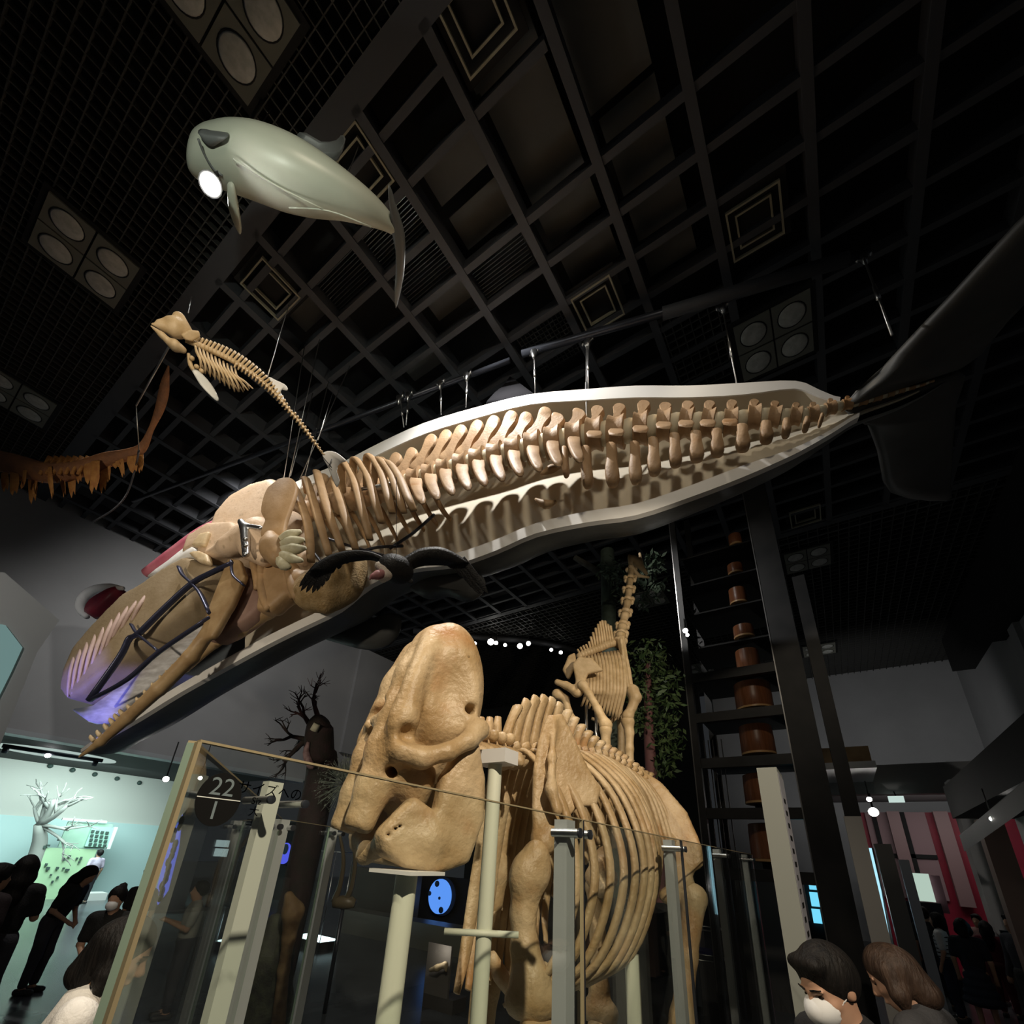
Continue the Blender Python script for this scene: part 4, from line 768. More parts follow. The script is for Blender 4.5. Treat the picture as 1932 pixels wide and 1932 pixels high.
for i in range(12):
    t = i / 11; tx = 500 + 330 * t; ty = 1045 - 45 * t
    for off in (.12, -.35):
        k = 1 if off > 0 else .4
        L = [G(tx, ty, -.05), G(tx + 25 * k, ty + 130, off * 1.4), G(tx + 20 + 15 * t, ty + 330, off * 2.0), G(tx + 10 + 5 * t, 1400 + 60 * t, off * 1.6), G(tx - 30 + 60 * t * (1 - t), 1510 + 120 * t, off * .8)]
        build(MB().tube(L, [.02, .026, .026, .024, .014], 7, 3, flat=.6), 'rib', gb, gir)
build(MB().tube([G(560, 1620, .05), G(700, 1660, 0), G(840, 1560, -.1)], [.02, .035, .025], 8, 4), 'breastbone', gb, gir)
s = Sdf(); s.poly([G(*q, .35) for q in [(400, 1130), (450, 1070), (560, 1085), (650, 1180), (520, 1210), (480, 1300), (440, 1330)]], GN, .008, .018, .02); s.poly([G(*q, .2) for q in [(310, 1180), (360, 1060), (400, 1040), (410, 1130), (350, 1250)]], GN, .01, .02, .02)
s.chain([G(470, 1290, .35), G(430, 1380, .35), G(330, 1320, .3)], [.05, .06, .05], .04); s.cap(G(330, 1320, .3), G(250, 1290, .3), .045, .04, .03); s.ell(G(410, 1330, .42), .04, None, .02, True); sdf(s, .017, 'pelvis', gb, gir)
def gleg(pts, rs, nm): s = Sdf(); s.chain(pts, rs, .03); s.ell(pts[-1], rs[-1] * 1.25, None, .03); s.ell(pts[0], rs[0] * 1.15, None, .03); sdf(s, .02, nm, gb, gir)
gleg([G(480, 1320, .4), G(540, 1400, .42), G(620, 1540, .45), G(690, 1680, .45)], [.055, .045, .045, .06], 'thigh_bone'); gleg([G(690, 1720, .45), G(690, 1850, .42), G(690, 2050, .4), G(700, 2300, .4)], [.06, .05, .045, .05], 'shin_bone')
gleg([G(250, 1400, .2), G(320, 1440, .2), G(350, 1560, .2), G(380, 1640, .2)], [.06, .05, .045, .055], 'thigh_bone'); gleg([G(385, 1680, .2), G(390, 1900, .2), G(395, 2200, .2)], [.05, .045, .045], 'shin_bone')
s = Sdf(); s.poly([G(*q, .0) for q in [(800, 890), (850, 880), (880, 1060), (910, 1200), (930, 1340), (880, 1370), (865, 1200), (835, 1050)]], GN, .008, .018, .02); s.cap(G(830, 900, .04), G(890, 1330, .06), .02, .03, .03); sdf(s, .017, 'shoulder_blade', gb, gir)
gleg([G(930, 1370, 0), G(960, 1430, .02), G(930, 1520, .03), G(890, 1600, .03)], [.075, .075, .055, .06], 'upper_arm_bone'); gleg([G(890, 1650, .02), G(905, 1750, .02), G(905, 1900, .02), G(910, 2250, .02)], [.07, .055, .05, .055], 'lower_arm_bone')
gleg([G(800, 1500, -.6), G(830, 1700, -.6), G(830, 2200, -.6)], [.06, .05, .05], 'lower_arm_bone')
for p in ((510, .1), (600, .2)): build(MB().tube([G(p[0], 1500, p[1]), G(p[0] + 15, 2150, p[1])], .022, 8), 'support_rod', M['steel'], gir)
q = G(600, 2350, .1); m = MB().bb((-3.3, 5.05, 0), (-1.6, 6.4, max(.8, min(q[2], 1.75)))); tag(build(m, 'dark_pedestal', M['black'], smooth=False), 'black pedestal behind the elephant carrying the giraffe skeleton', 'pedestal')
# ------------------------------------------------------------------ brown frond hanging at the left edge
def FR(x, y, dd=0.0): return at(x, y, D=6.4 + dd)
frond = thing('brown_frond', 'brown hanging frond with a thin stalk and ragged fringe, left edge', 'hanging specimen', FR(150, 880))
fm = mat('dried_frond', (.20, .09, .045), (.28, .12, .05), .7, 9, 6, bump=.5); fm2 = mat('frond_fringe', (.40, .19, .05), (.30, .12, .03), .7, 12, 5, bump=.5)
build(MB().tube([FR(x, y) for x, y in [(318, 690), (312, 720), (308, 745), (300, 775), (285, 810), (268, 845), (240, 858), (200, 868), (150, 885), (90, 892), (40, 880), (-20, 865)]], [.01, .05, .065, .055, .035, .06, .075, .1, .11, .14, .15, .14], 10, 4, flat=.7), 'stalk', fm, frond)
fr = random.Random(3)
x = 266
while x > -14:
    w_ = fr.uniform(7, 17); y0 = 856 + (262 - x) * .13 + 3; ln_ = fr.uniform(22, 62) * (1.1 if 60 < x < 200 else .8); sl = fr.uniform(-6, 5); dd = fr.uniform(-.12, .08)
    build(MB().plate([FR(x - w_ * .5, y0, dd), FR(x + w_ * .5, y0 - 2, dd), FR(x + w_ * .62 + sl * .4, y0 + ln_ * .5, dd - .03), FR(x + w_ * .4 + sl, y0 + ln_ * .9, dd), FR(x + w_ * .15 + sl, y0 + ln_ * .78, dd), FR(x - w_ * .1 + sl, y0 + ln_, dd - .04), FR(x - w_ * .4 + sl, y0 + ln_ * .82, dd), FR(x - w_ * .55, y0 + ln_ * .4, dd)], nrm(ray(x, y0)) * .03, .1), 'fringe_lobe', fm2, frond)
    x -= w_ * fr.uniform(.65, 1.5)
for i in range(7):
    x = 75 + i * 12; build(MB().tube([FR(x + 20, 862), FR(x, 895, -.1)], [.03, .02], 7), 'fringe_lobe', fm2, frond)
build(MB().tube([at(262, 850, D=5.6), FR(256, 880), FR(240, 930), FR(215, 960), FR(175, 985)], .012, 6, 5), 'support_wire', M['dsteel'], frond)

# ------------------------------------------------------------------ glass fence around the elephant
GX, GT = -.83, 2.34
def pane(name, a, b, z0, z1, label, edge=None, group='glass fence panes'):
    a, b = np.array(a, float), np.array(b, float); d = nrm(b - a); nn = V(-d[1], d[0], 0) * .006
    t = thing(name, label, 'glass fence', (*((a + b) / 2)[:2], z0), group)
    mm = MB(); mm.prism([V(*a[:2], z0), V(*b[:2], z0), V(*b[:2], z1), V(*a[:2], z1)], nn * 2); build(mm, 'glass_sheet', M['glass'], t, smooth=False)
    e = .004; build(MB().prism([V(*a[:2], z1), V(*b[:2], z1), V(*b[:2], z1 + e), V(*a[:2], z1 + e)], nn * 2.05), 'top_edge', M['brass'], t, smooth=False)
    for k, p in enumerate((a, b)):
        w_ = d * .003; build(MB().prism([V(*(p - w_)[:2], z0), V(*(p + w_)[:2], z0), V(*(p + w_)[:2], z1), V(*(p - w_)[:2], z1)], nn * 2.05), 'side_edge', edge or M['glass_edge'], t, smooth=False)
    return t
FY = [.315, 1.73, 3.15, 4.57, 6.0]
lab = ['clear glass fence pane carrying the black number dot', 'clear glass fence pane right of the steel clamp post', 'clear glass fence pane in front of the elephant hind leg', 'farthest clear glass fence pane beside the white pillar']
for i in range(4): pane('glass_fence', (GX, FY[i] + .006, 0), (GX, FY[i + 1] - .006, 0), .06, GT, lab[i], M['brass'] if i == 0 else M['dsteel'])
pane('glass_fence', (GX - .02, .32, 0), (-3.06, 1.81, 0), .06, GT, 'slanting side pane of the glass fence left of the elephant', M['glass_edge'])
pane('glass_fence', (-3.19, 1.95, 0), (-3.63, 2.6, 0), .06, GT, 'short far pane of the glass fence behind the elephant jaw', M['glass_edge'])
def post(p, w_, label, zt=GT, mt=None, clamps=(-.05,), cr_=.017):
    t = thing('fence_post', label, 'post', (p[0], p[1], 0), 'square fence posts')
    build(MB().box((p[0], p[1], zt / 2), (w_, w_ * 1.3, zt)), 'post_tube', mt or M['grey'], t, smooth=False)
    for dz in clamps:
        for s_ in (-1, 1):
            q = V(p[0], p[1] + s_ * .045, zt + dz); a = q + V(-.03, 0, 0); b = q + V(.085, 0, 0)
            build(MB().tube([a, b], cr_, 14), 'clamp', M['steel'], t, sharp=40); build(MB().disc_lathe(b, (1, 0, 0), [(cr_ * 1.1, 0), (cr_ * 1.1, .008), (cr_ * .8, .009)], 14), 'clamp_cap', M['dsteel'], t, sharp=40)
    return t
post((GX - .075, FY[1], 0), .055, 'grey steel fence post with two round clamps before the elephant ribs')
post((GX - .36, .66, 0), .03, 'broad pale fence post just right of the number dot', mt=M['green'], cr_=.009)
post((-3.14, 1.86, 0), .07, 'pale fence post at the far corner of the slanting pane', mt=M['grey'])
post((-3.67, 2.67, 0), .05, 'thin grey fence post with a clamp left of the elephant jaw')
post((GX - .075, FY[2], 0), .055, 'grey fence post in front of the elephant thigh bone')
post((GX - .075, FY[3], 0), .055, 'grey fence post left of the white pillar'); post((GX - .075, FY[4], 0), .055, 'last grey fence post beyond the white pillar')
# number dot and lettering on the first pane
def text(body, size, x, y, z, mt, name, par, dy=1):
    cu = bpy.data.curves.new(name, 'FONT'); cu.body = body; cu.size = size; cu.extrude = .0004; cu.align_x = 'CENTER'; cu.align_y = 'CENTER'
    o = bpy.data.objects.new(name, cu); COL.objects.link(o); dg = bpy.context.evaluated_depsgraph_get(); me = bpy.data.meshes.new_from_object(o.evaluated_get(dg)); bpy.data.objects.remove(o)
    # text plane: local x -> +y (away along the pane), local y -> up
    P = [V(x, y + v.co.x, z + v.co.y) for v in me.vertices]; mb = MB()
    if P: mb.add(P, [tuple(p.vertices) for p in me.polygons]); 
    mb.v = [(a + (1 if False else 0), b, c) for a, b, c in mb.v]
    if not P: return None
    return build(mb, name, mt, par, smooth=False)
q = at(413, 1508, X=GX + .008)
sign = thing('number_dot', 'round black dot sign reading 22 over 1 stuck on the glass', 'sign', q)
ink = mat('sign_black', (.008, .008, .008), rough=.7, spec=.1); paper = mat('sign_white', (.7, .72, .66), rough=.5, emit=(.7, .72, .66), es=.06)
rz = abs(at(413, 1457, X=GX)[2] - at(413, 1560, X=GX)[2]) / 2; ry = abs(at(370, 1508, X=GX)[1] - at(455, 1508, X=GX)[1]) / 2
build(MB().prism([q + V(0, ry * math.cos(a), rz * math.sin(a)) for a in np.linspace(0, 2 * math.pi, 40, endpoint=False)], V(.0012, 0, 0)), 'dot', ink, sign, smooth=False)
text('22', rz * .95, q[0] + .0014, q[1], q[2] + rz * .43, paper, 'numeral', sign); text('1', rz * .95, q[0] + .0014, q[1] - ry * .1, q[2] - rz * .45, paper, 'numeral', sign)
build(MB().prism([q + V(.001, -ry * .98, .0), q + V(.001, ry * .98, 0), q + V(.001, ry * .98, rz * .035), q + V(.001, -ry * .98, rz * .035)], V(.0012, 0, 0)), 'dividing_line', paper, sign, smooth=False)
cap = thing('glass_lettering', 'dark lettering on the glass beside the number dot', 'lettering', at(510, 1495, X=GX + .008))
for body, x, y, sz in [('サイズへの', 512, 1494, .024), ('Siz', 484, 1512, .016), ('大', 479, 1532, .018), ('ヨ', 470, 1552, .014)]:
    q = at(x, y, X=GX + .008); text(body, sz, q[0], q[1], q[2], ink, 'text_line', cap)
# ------------------------------------------------------------------ white sign pillar
wp = thing('sign_pillar', 'tall white square pillar with printed side right of the elephant', 'pillar', (-.29, 3.6, 0))
build(MB().bb((-.37, 3.4, 0), (-.255, 3.75, 2.81)), 'pillar_body', mat('pillar_paint', (.21, .22, .20), rough=.5), wp, smooth=False)
build(MB().bb((-.254, 3.41, .9), (-.252, 3.74, 2.78)), 'printed_face', mat('pillar_face', (.33, .33, .37), rough=.4), wp, smooth=False)
pr = random.Random(5)
for i in range(22): z = 2.6 - i * .075; build(MB().bb((-.2515, 3.5, z), (-.2505, 3.5 + pr.uniform(.05, .13), z + .03)), 'text_line', ink, wp, smooth=False)
# ------------------------------------------------------------------ dark lift tower with wooden drums
tw = thing('display_tower', 'tall black steel tower frame with shelves right of the giraffe', 'tower', (-.8, 8.3, 0))
ts = mat('tower_steel', (.012, .013, .014), (.02, .02, .021), .45, 3, 3, metal=.4)
for lo, hi in [((-.36, 8.0, 0), (.02, 8.35, 9.9)), ((.12, 8.0, 0), (.3, 8.3, 6.8)), ((-1.78, 8.0, 0), (-1.68, 8.12, 9.9)), ((-1.78, 9.5, 0), (-1.66, 9.62, 9.9)), ((-.3, 9.5, 0), (-.1, 9.7, 9.9))]: build(MB().bb(lo, hi), 'tower_post', ts, tw, smooth=False)
for (x, zt) in ((-.365, 9.8), (-1.785, 9.8)): build(MB().bb((x - .008, 7.985, 0), (x + .008, 8.0, zt)), 'edge_trim', mat('trim_steel', (.22, .22, .22), rough=.3, metal=.9), tw, smooth=False)
for i in range(5): build(MB().bb((-1.66 + i * .07, 8.3, 1.8), (-1.645 + i * .07, 8.32, 4.2)), 'grille_bar', ts, tw, smooth=False)
wood = mat('turned_wood', (.26, .10, .045), (.18, .065, .025), .35, 5, 6, stretch=(8, 8, .6)); wend = mat('wood_rim', (.55, .33, .15), rough=.4)
for i, (x, yt, yb, w_) in enumerate([(1387, 1010, 1030, 26), (1387, 1066, 1084, 30), (1392, 1112, 1140, 34), (1403, 1182, 1204, 40), (1411, 1228, 1266, 46), (1421, 1290, 1340, 72), (1428, 1370, 1424, 66), (1440, 1462, 1516, 76), (1455, 1555, 1625, 84)]):
    a, b = at(x, yt, Y=8.6), at(x, yb, Y=8.6); r = abs(at(x - w_ / 2, yb, Y=8.6)[0] - at(x + w_ / 2, yb, Y=8.6)[0]) / 2; zt, zb = a[2], b[2]; c = (a + b) / 2
    lb = ['topmost tiny wooden drum in the black tower', 'second wooden drum from the top of the black tower', 'third wooden drum from the top of the black tower', 'fourth wooden drum from the top of the black tower', 'fifth wooden drum from the top of the black tower', 'broad red-brown wooden drum above the brass-rimmed one in the black tower', 'wooden drum with a bright brass rim in the black tower', 'wooden drum half behind the white pillar top', 'lowest wooden drum behind the white pillar'][i]
    t = thing('wooden_drum', lb, 'drum', (c[0], 8.6, zb), 'wooden drums in the tower')
    build(MB().disc_lathe((c[0], 8.6, zb), (0, 0, 1), [(r * .93, .0), (r, .03), (r, (zt - zb) * .5), (r * .97, (zt - zb) * .97), (r * .9, zt - zb)], 28), 'drum_body', wood, t, sharp=35)
    build(MB().disc_lathe((c[0], 8.6, zb - .02), (0, 0, 1), [(r * .9, 0), (r * 1.01, .01), (r * 1.01, .04), (r * .95, .05)], 28), 'rim', wend, t, sharp=35)
    build(MB().bb((c[0] - r * .5, 8.6 - r * .4, zb - .12), (c[0] + r * .5, 8.6 + r * .4, zb - .02)), 'base_block', M['black'], t, smooth=False)
    z = zb - .125; build(MB().bb((-1.68, 8.36, z - .03), (-.36, 9.5, z)), 'shelf', M['black'], tw, smooth=False)
    if i > 3: build(MB().bb((-1.68, 8.02, z - .16), (-.36, 8.12, z)), 'cross_rail', ts, tw, smooth=False)
# ------------------------------------------------------------------ plants
def leaves(mb, c, rad, n, size, rnd):
    for _ in range(n):
        d = nrm([rnd.gauss(0, 1) for _ in range(3)]) * rnd.random() ** .5; p = np.array(c) + d * np.array(rad); a = nrm([rnd.gauss(0, 1), rnd.gauss(0, 1), rnd.gauss(0, .7) - .5]); b = nrm(np.cross(a, [rnd.gauss(0, 1) for _ in range(3)])); L = size * rnd.uniform(.6, 1.4)
        mb.add([p, p + a * L * .5 + b * L * .18, p + a * L, p + a * L * .5 - b * L * .18], [(0, 1, 2, 3)])
leaf = mat('dark_leaf', (.05, .10, .035), (.09, .13, .05), .5, 6); bark = mat('grey_bark', (.10, .10, .085), (.06, .055, .045), .8, 8, 6, bump=.6)
rnd = random.Random(11)
tr = thing('leafy_tree', 'slim tree with hanging dark leaves right of the giraffe skeleton', 'tree', at(1232, 1600, Y=7.6) * V(1, 1, 0))
b0_ = at(1238, 1560, Y=7.6); build(MB().tube([V(b0_[0], 7.6, 0), b0_, at(1225, 1400, Y=7.6), at(1222, 1250, Y=7.6)], [.14, .1, .09, .05], 10, 4), 'trunk', mat('reddish_trunk', (.16, .07, .07), rough=.7), tr)
mm = MB()
for (x, y, r, n) in [(1225, 1245, .42, 260), (1250, 1290, .4, 240), (1205, 1300, .32, 200), (1245, 1350, .4, 240), (1262, 1400, .3, 140), (1250, 1440, .22, 90), (1215, 1360, .25, 120)]: leaves(mm, at(x, y, Y=7.6), (r, r, r * 1.1), n, .13, rnd)
stuff(build(mm, 'foliage', leaf, tr, smooth=False))
tr = thing('climbing_plant', 'leafy climber on a pale column beside the giraffe head', 'plant', at(1150, 1200, Y=8.4) * V(1, 1, 0))
a, b = at(1146, 1040, Y=8.4), at(1150, 1230, Y=8.4); build(MB().tube([V(b[0], 8.4, 0), b, V(a[0], 8.4, a[2])], .16, 12), 'column', mat('mossy_column', (.09, .12, .10), (.05, .07, .05), .7, 6), tr)
build(MB().tube([at(1085, 1052, Y=8.2), at(1140, 1086, Y=8.4)], [.07, .09], 8), 'branch', bark, tr)
mm = MB()
for (x, y, r, n) in [(1150, 1075, .3, 120), (1175, 1090, .3, 110), (1215, 1085, .35, 120), (1235, 1060, .25, 90), (1180, 1120, .25, 70), (1240, 1110, .25, 60), (1215, 1130, .2, 50)]: leaves(mm, at(x, y, Y=8.0), (r, r, r), n, .14, rnd)
stuff(build(mm, 'foliage', mat('pale_leaf', (.10, .15, .10), (.15, .19, .13), .5, 5), tr, smooth=False))
# bare tree and pale bush in front of the left wall
def branch(mb, p, d, L, r, lev, rnd):
    q = p + d * L; mb.tube([p, (p + q) / 2 + V(rnd.gauss(0, .04), rnd.gauss(0, .04), rnd.gauss(0, .04)) * L, q], [r, r * .8, r * .55], 6, 2)
    if lev:
        for _ in range(3): branch(mb, p + d * L * rnd.uniform(.55, 1), nrm(d + V(rnd.gauss(0, .55), rnd.gauss(0, .55), rnd.gauss(.1, .45))), L * rnd.uniform(.5, .75), r * .5, lev - 1, rnd)
rnd = random.Random(4); dk = mat('blackened_bark', (.03, .025, .02), (.05, .03, .03), .8, 6, 5, bump=.5)
def BT(x, y, dd=0.0): return at(x, y, D=9.5 + dd)
tr = thing('bare_tree', 'dark bare tree trunk with twigs standing before the left wall', 'tree', BT(605, 1560) * V(1, 1, 0))
b_ = BT(605, 1470); build(MB().tube([V(b_[0], b_[1], 0), b_, BT(602, 1420), BT(604, 1370), BT(612, 1358)], [.26, .3, .3, .26, .16], 12, 4), 'trunk', dk, tr)
mm = MB(); branch(mm, BT(596, 1385), nrm(BT(570, 1345) - BT(596, 1385)), .55, .07, 3, rnd); branch(mm, BT(605, 1368), nrm(BT(585, 1300) - BT(605, 1368)), .6, .06, 3, rnd); build(mm, 'upper_branches', mat('reddish_twig', (.09, .04, .04), rough=.8), tr)
mm = MB(); branch(mm, BT(592, 1400), nrm(BT(560, 1392) - BT(592, 1400)), .5, .07, 3, rnd); branch(mm, BT(590, 1390), nrm(BT(545, 1425) - BT(590, 1390)), .55, .07, 3, rnd); build(mm, 'side_branches', dk, tr)
build(MB().tube([BT(592, 1378, -.3), BT(598, 1366, -.3)], [.08, .07], 8, 1), 'cut_stub', mat('pale_stub', (.7, .68, .5), rough=.6), tr)
build(MB().tube([BT(582, 1400, -.3), BT(578, 1420, -.3), BT(585, 1442, -.3), BT(592, 1448, -.3)], [.03, .07, .08, .04], 8, 3), 'pink_fungus', mat('pink_growth', (.45, .3, .3), (.25, .15, .15), .6, 14), tr)
mm = MB(); rnd = random.Random(9); c = at(650, 1478, D=8.5)
for _ in range(140):
    d = nrm([rnd.gauss(0, 1), rnd.gauss(0, 1), rnd.gauss(.4, 1)]); mm.tube([c + d * .1, c + d * rnd.uniform(.35, .62)], [.008, .004], 4)
leaves(mm, c, (.6, .6, .5), 900, .05, rnd)
t = thing('pale_bush', 'fluffy grey-green bush left of the elephant face', 'bush', (c[0], c[1], 0)); stuff(build(mm, 'sprigs', mat('silvery_leaf', (.24, .27, .23), (.14, .17, .14), .7, 8), t, smooth=False)); build(MB().tube([V(c[0], c[1], 0), c], .05, 8), 'stem', bark, t)
rnd = random.Random(21); pale = mat('bleached_wood', (.30, .30, .28), rough=.7); mm = MB(); p0_ = at(72, 1605, D=15.5)
t = thing('white_tree', 'bleached branching tree in the lit gallery at the left', 'tree', (p0_[0], p0_[1], 0)); build(MB().tube([V(p0_[0], p0_[1], 0), p0_, at(75, 1555, D=15.5)], [.26, .22, .15], 9, 3), 'trunk', pale, t)
for tgt, L, r in [((112, 1490), 1.0, .1), ((150, 1505), 1.2, .08), ((90, 1480), 1.0, .06), ((150, 1570), 1.15, .06), ((60, 1510), .8, .06), ((140, 1600), 1.0, .05)]:
    q = at(75, 1556, D=15.5); branch(mm, q, nrm(at(*tgt, D=15.5) - q), np.linalg.norm(at(*tgt, D=15.5) - q) * .72, r * 1.2, 2, rnd)
build(mm, 'branches', pale, t)
# ------------------------------------------------------------------ spot lamps that glow in the picture
glow = emis('lamp_glow', (1, .97, .9), 40)
def spotlamp(c, aim, r, label, mt=glow, group='glowing spot lamps', up=.25):
    c = np.array(c, float); t = thing('spot_lamp_fixture', label, 'spot lamp', c, group); ax = nrm(np.array(aim) - c)
    build(MB().disc_lathe(c, ax, [(r * .5, -r * 2.4), (r * 1.05, -r * 2), (r * 1.15, 0), (r * 1.2, r * .3), (r * 1.05, r * .3)], 14), 'can', M['black'], t); build(MB().ball(c + ax * r * .25, (r, r, r), 12, 8), 'bulb', mt, t)
    build(MB().tube([c - ax * r * 2, c - ax * r * 2 + V(0, 0, up)], min(.02, r * .25), 6), 'bracket', M['black'], t)
spotlamp(at(397, 348, Z=8.1), CAM, .085, 'dazzling spot lamp beside the dolphin flipper', emis('bright_lamp', (1, .98, .92), 120), up=2.0)
tglow = emis('track_lamp_glow', (1, .97, .9), 14)
TL = [(896, 1214, .07, 'leftmost small lamp of the far track row'), (926, 1211, .13, 'brightest lamp of the far track row'), (936, 1213, .08, 'small lamp touching the brightest one on the far track'), (953, 1217, .07, 'small lamp right of the brightest one on the far track'), (981, 1219, .11, 'second brightest lamp of the far track row'), (997, 1214, .09, 'lamp just right of the second brightest on the far track'), (1040, 1226, .07, 'left lamp of the pair at the right end of the far track'), (1058, 1231, .075, 'right end lamp of the far track row')]
for x, y, r, l in TL: spotlamp(at(x, y, Z=9.75), CAM, r * .95, l, tglow, up=.4)
trk = MB().tube([at(x, y, Z=10.05) for x, y in [(780, 1190), (900, 1203), (980, 1208), (1040, 1216), (1100, 1232)]], .12, 8, 4); tag(build(trk, 'lamp_track', M['beam']), 'curved dark lamp track behind the elephant skull', 'track')
spotlamp(at(1293, 1190, Y=7.9), CAM, .045, 'small white spot lamp left of the wooden drums'); spotlamp(at(1297, 1198, Y=7.9), CAM, .03, 'tiny spot lamp under the one left of the wooden drums', up=.3)

# ------------------------------------------------------------------ far rooms and displays
def rect(name, x0, y0, x1, y1, mt, par, th=.05, **k):
    a, b, c, d = at(x0, y0, **k), at(x1, y0, **k), at(x1, y1, **k), at(x0, y1, **k)
    z1 = (a[2] + b[2]) / 2; z0 = (c[2] + d[2]) / 2; lo = np.minimum(a, b); hi = np.maximum(b, a)
    L, R_ = (a + d) / 2, (b + c) / 2; nn = nrm(np.cross(R_ - L, V(0, 0, 1)) * V(1, 1, 0))
    return build(MB().prism([V(*L[:2], z0), V(*R_[:2], z0), V(*R_[:2], z1), V(*L[:2], z1)], nn * th), name, mt, par, smooth=False)
blue = emis('blue_screen', (.10, .28, .95), .75); cyan = emis('cyan_screen', (.16, .62, .85), .9); sblue = emis('deep_blue_screen', (.10, .12, .9), .9); pale = emis('pale_lightbox', (.62, .8, .68), .55)
# round blue displays behind the elephant
def oval(x, y, rx, ry, mt, label, Y, spots):
    c = at(x, y, Y=Y); hx = abs(at(x + rx, y, Y=Y)[0] - c[0]); hz = abs(at(x, y - ry, Y=Y)[2] - c[2]); t = thing('round_display', label, 'display', c)
    build(MB().prism([c + V(hx * math.cos(a), 0, hz * math.sin(a)) for a in np.linspace(0, 2 * math.pi, 36, endpoint=False)], V(0, .06, 0)), 'lit_disc', mt, t, smooth=False)
    build(MB().disc_lathe(c + V(0, .1, 0), (0, 1, 0), [(max(hx, hz) * 1.12, 0), (max(hx, hz) * 1.12, .1)], 30), 'backing', M['black'], t, smooth=False)
    for (dx, dy, r) in spots: build(MB().disc_lathe(c + V(dx * hx, -.035, dy * hz), (0, 1, 0), [(r * hx, -.01), (r * hx, .01)], 14), 'dark_spot', mat('spot_ink', (.02, .05, .12), rough=.5), t, smooth=False)
oval(830, 1691, 21, 33, emis('round_blue', (.10, .28, .85), .95), 'bright blue round display below the elephant jaw', 11, [(-.3, .7, .2), (-.9, .1, .15), (.3, -.75, .2), (.05, -.1, .1)])
oval(1226, 1722, 24, 22, emis('round_pale_blue', (.22, .34, .85), .9), 'pale blue round display seen through the elephant ribs', 11, [(-.2, .3, .15)])
oval(537, 1610, 11, 20, sblue, 'small deep blue display behind the thin fence posts', 12, [(.1, .4, .5)])
_l, _r = at(690, 1640, Y=11.2), at(1290, 1640, Y=11.2); slab('wall_display', (_l[0], 11.22, 0), (_r[0], 11.4, _l[2]), M['black']); c_ = at(537, 1630, Y=12.2); tag(build(MB().bb((c_[0] - .5, 12.21, 0), (c_[0] + .5, 12.36, 3.0)), 'display_kiosk', M['black'], smooth=False), 'black kiosk slab carrying the small deep blue display', 'kiosk')
# dark display blocks standing between the exhibits
def block(name, x0, y0, x1, y1, Y, dep, mt, label, cat='display case'):
    a, b = at(x0, y0, Y=Y), at(x1, y0, Y=Y); o = build(MB().bb((a[0], Y, 0), (b[0], Y + dep, (a[2] + b[2]) / 2)), name, mt, smooth=False); return tag(o, label, cat)
olive = mat('olive_case', (.055, .05, .04), rough=.4); dgrey2 = mat('charcoal_case', (.03, .03, .032), rough=.35)
block('display_block', 640, 1735, 905, 1800, 9.5, .6, mat('grey_green_case', (.10, .10, .085), rough=.4), 'low grey-green display block under the elephant jaw')
block('display_block', 660, 1640, 780, 1700, 10.4, .4, olive, 'dark olive display block behind the jaw stand')
block('display_block', 1100, 1700, 1310, 1800, 10.2, .5, mat('pale_case', (.22, .22, .22), rough=.4), 'pale display block seen through the elephant ribs')
block('display_block', 1250, 1790, 1340, 1850, 8.9, .4, mat('navy_case', (.03, .03, .12), rough=.4), 'navy blue block behind the elephant thigh bone')
block('display_block', 1330, 1610, 1480, 1700, 10.5, .3, mat('grey_case', (.09, .09, .09), rough=.5), 'grey panel wall left of the white pillar foot')
lc = thing('lit_niche', 'small lit niche with a pale specimen under the blue display', 'display niche', at(820, 1840, Y=6.3))
rect('niche_back', 805, 1780, 850, 1880, mat('niche_grey', (.24, .22, .20), rough=.6), lc, .04, Y=6.4); c_ = at(828, 1880, Y=6.4); build(MB().bb((c_[0] - .3, 6.38, 0), (c_[0] + .3, 6.7, c_[2])), 'niche_base', mat('niche_base_grey', (.12, .11, .10), rough=.6), lc, smooth=False)
s = Sdf(); s.chain([at(812, 1830, Y=6.3), at(825, 1826, Y=6.28), at(840, 1820, Y=6.3), at(842, 1832, Y=6.3)], [.03, .045, .04, .02], .03); s.cap(at(828, 1830, Y=6.3), at(828, 1832, Y=6.39), .012, k=.01); sdf(s, .02, 'specimen', M['palebone'], lc)
point(at(828, 1795, Y=6.2), 1.2, (1, .9, .8), .04)
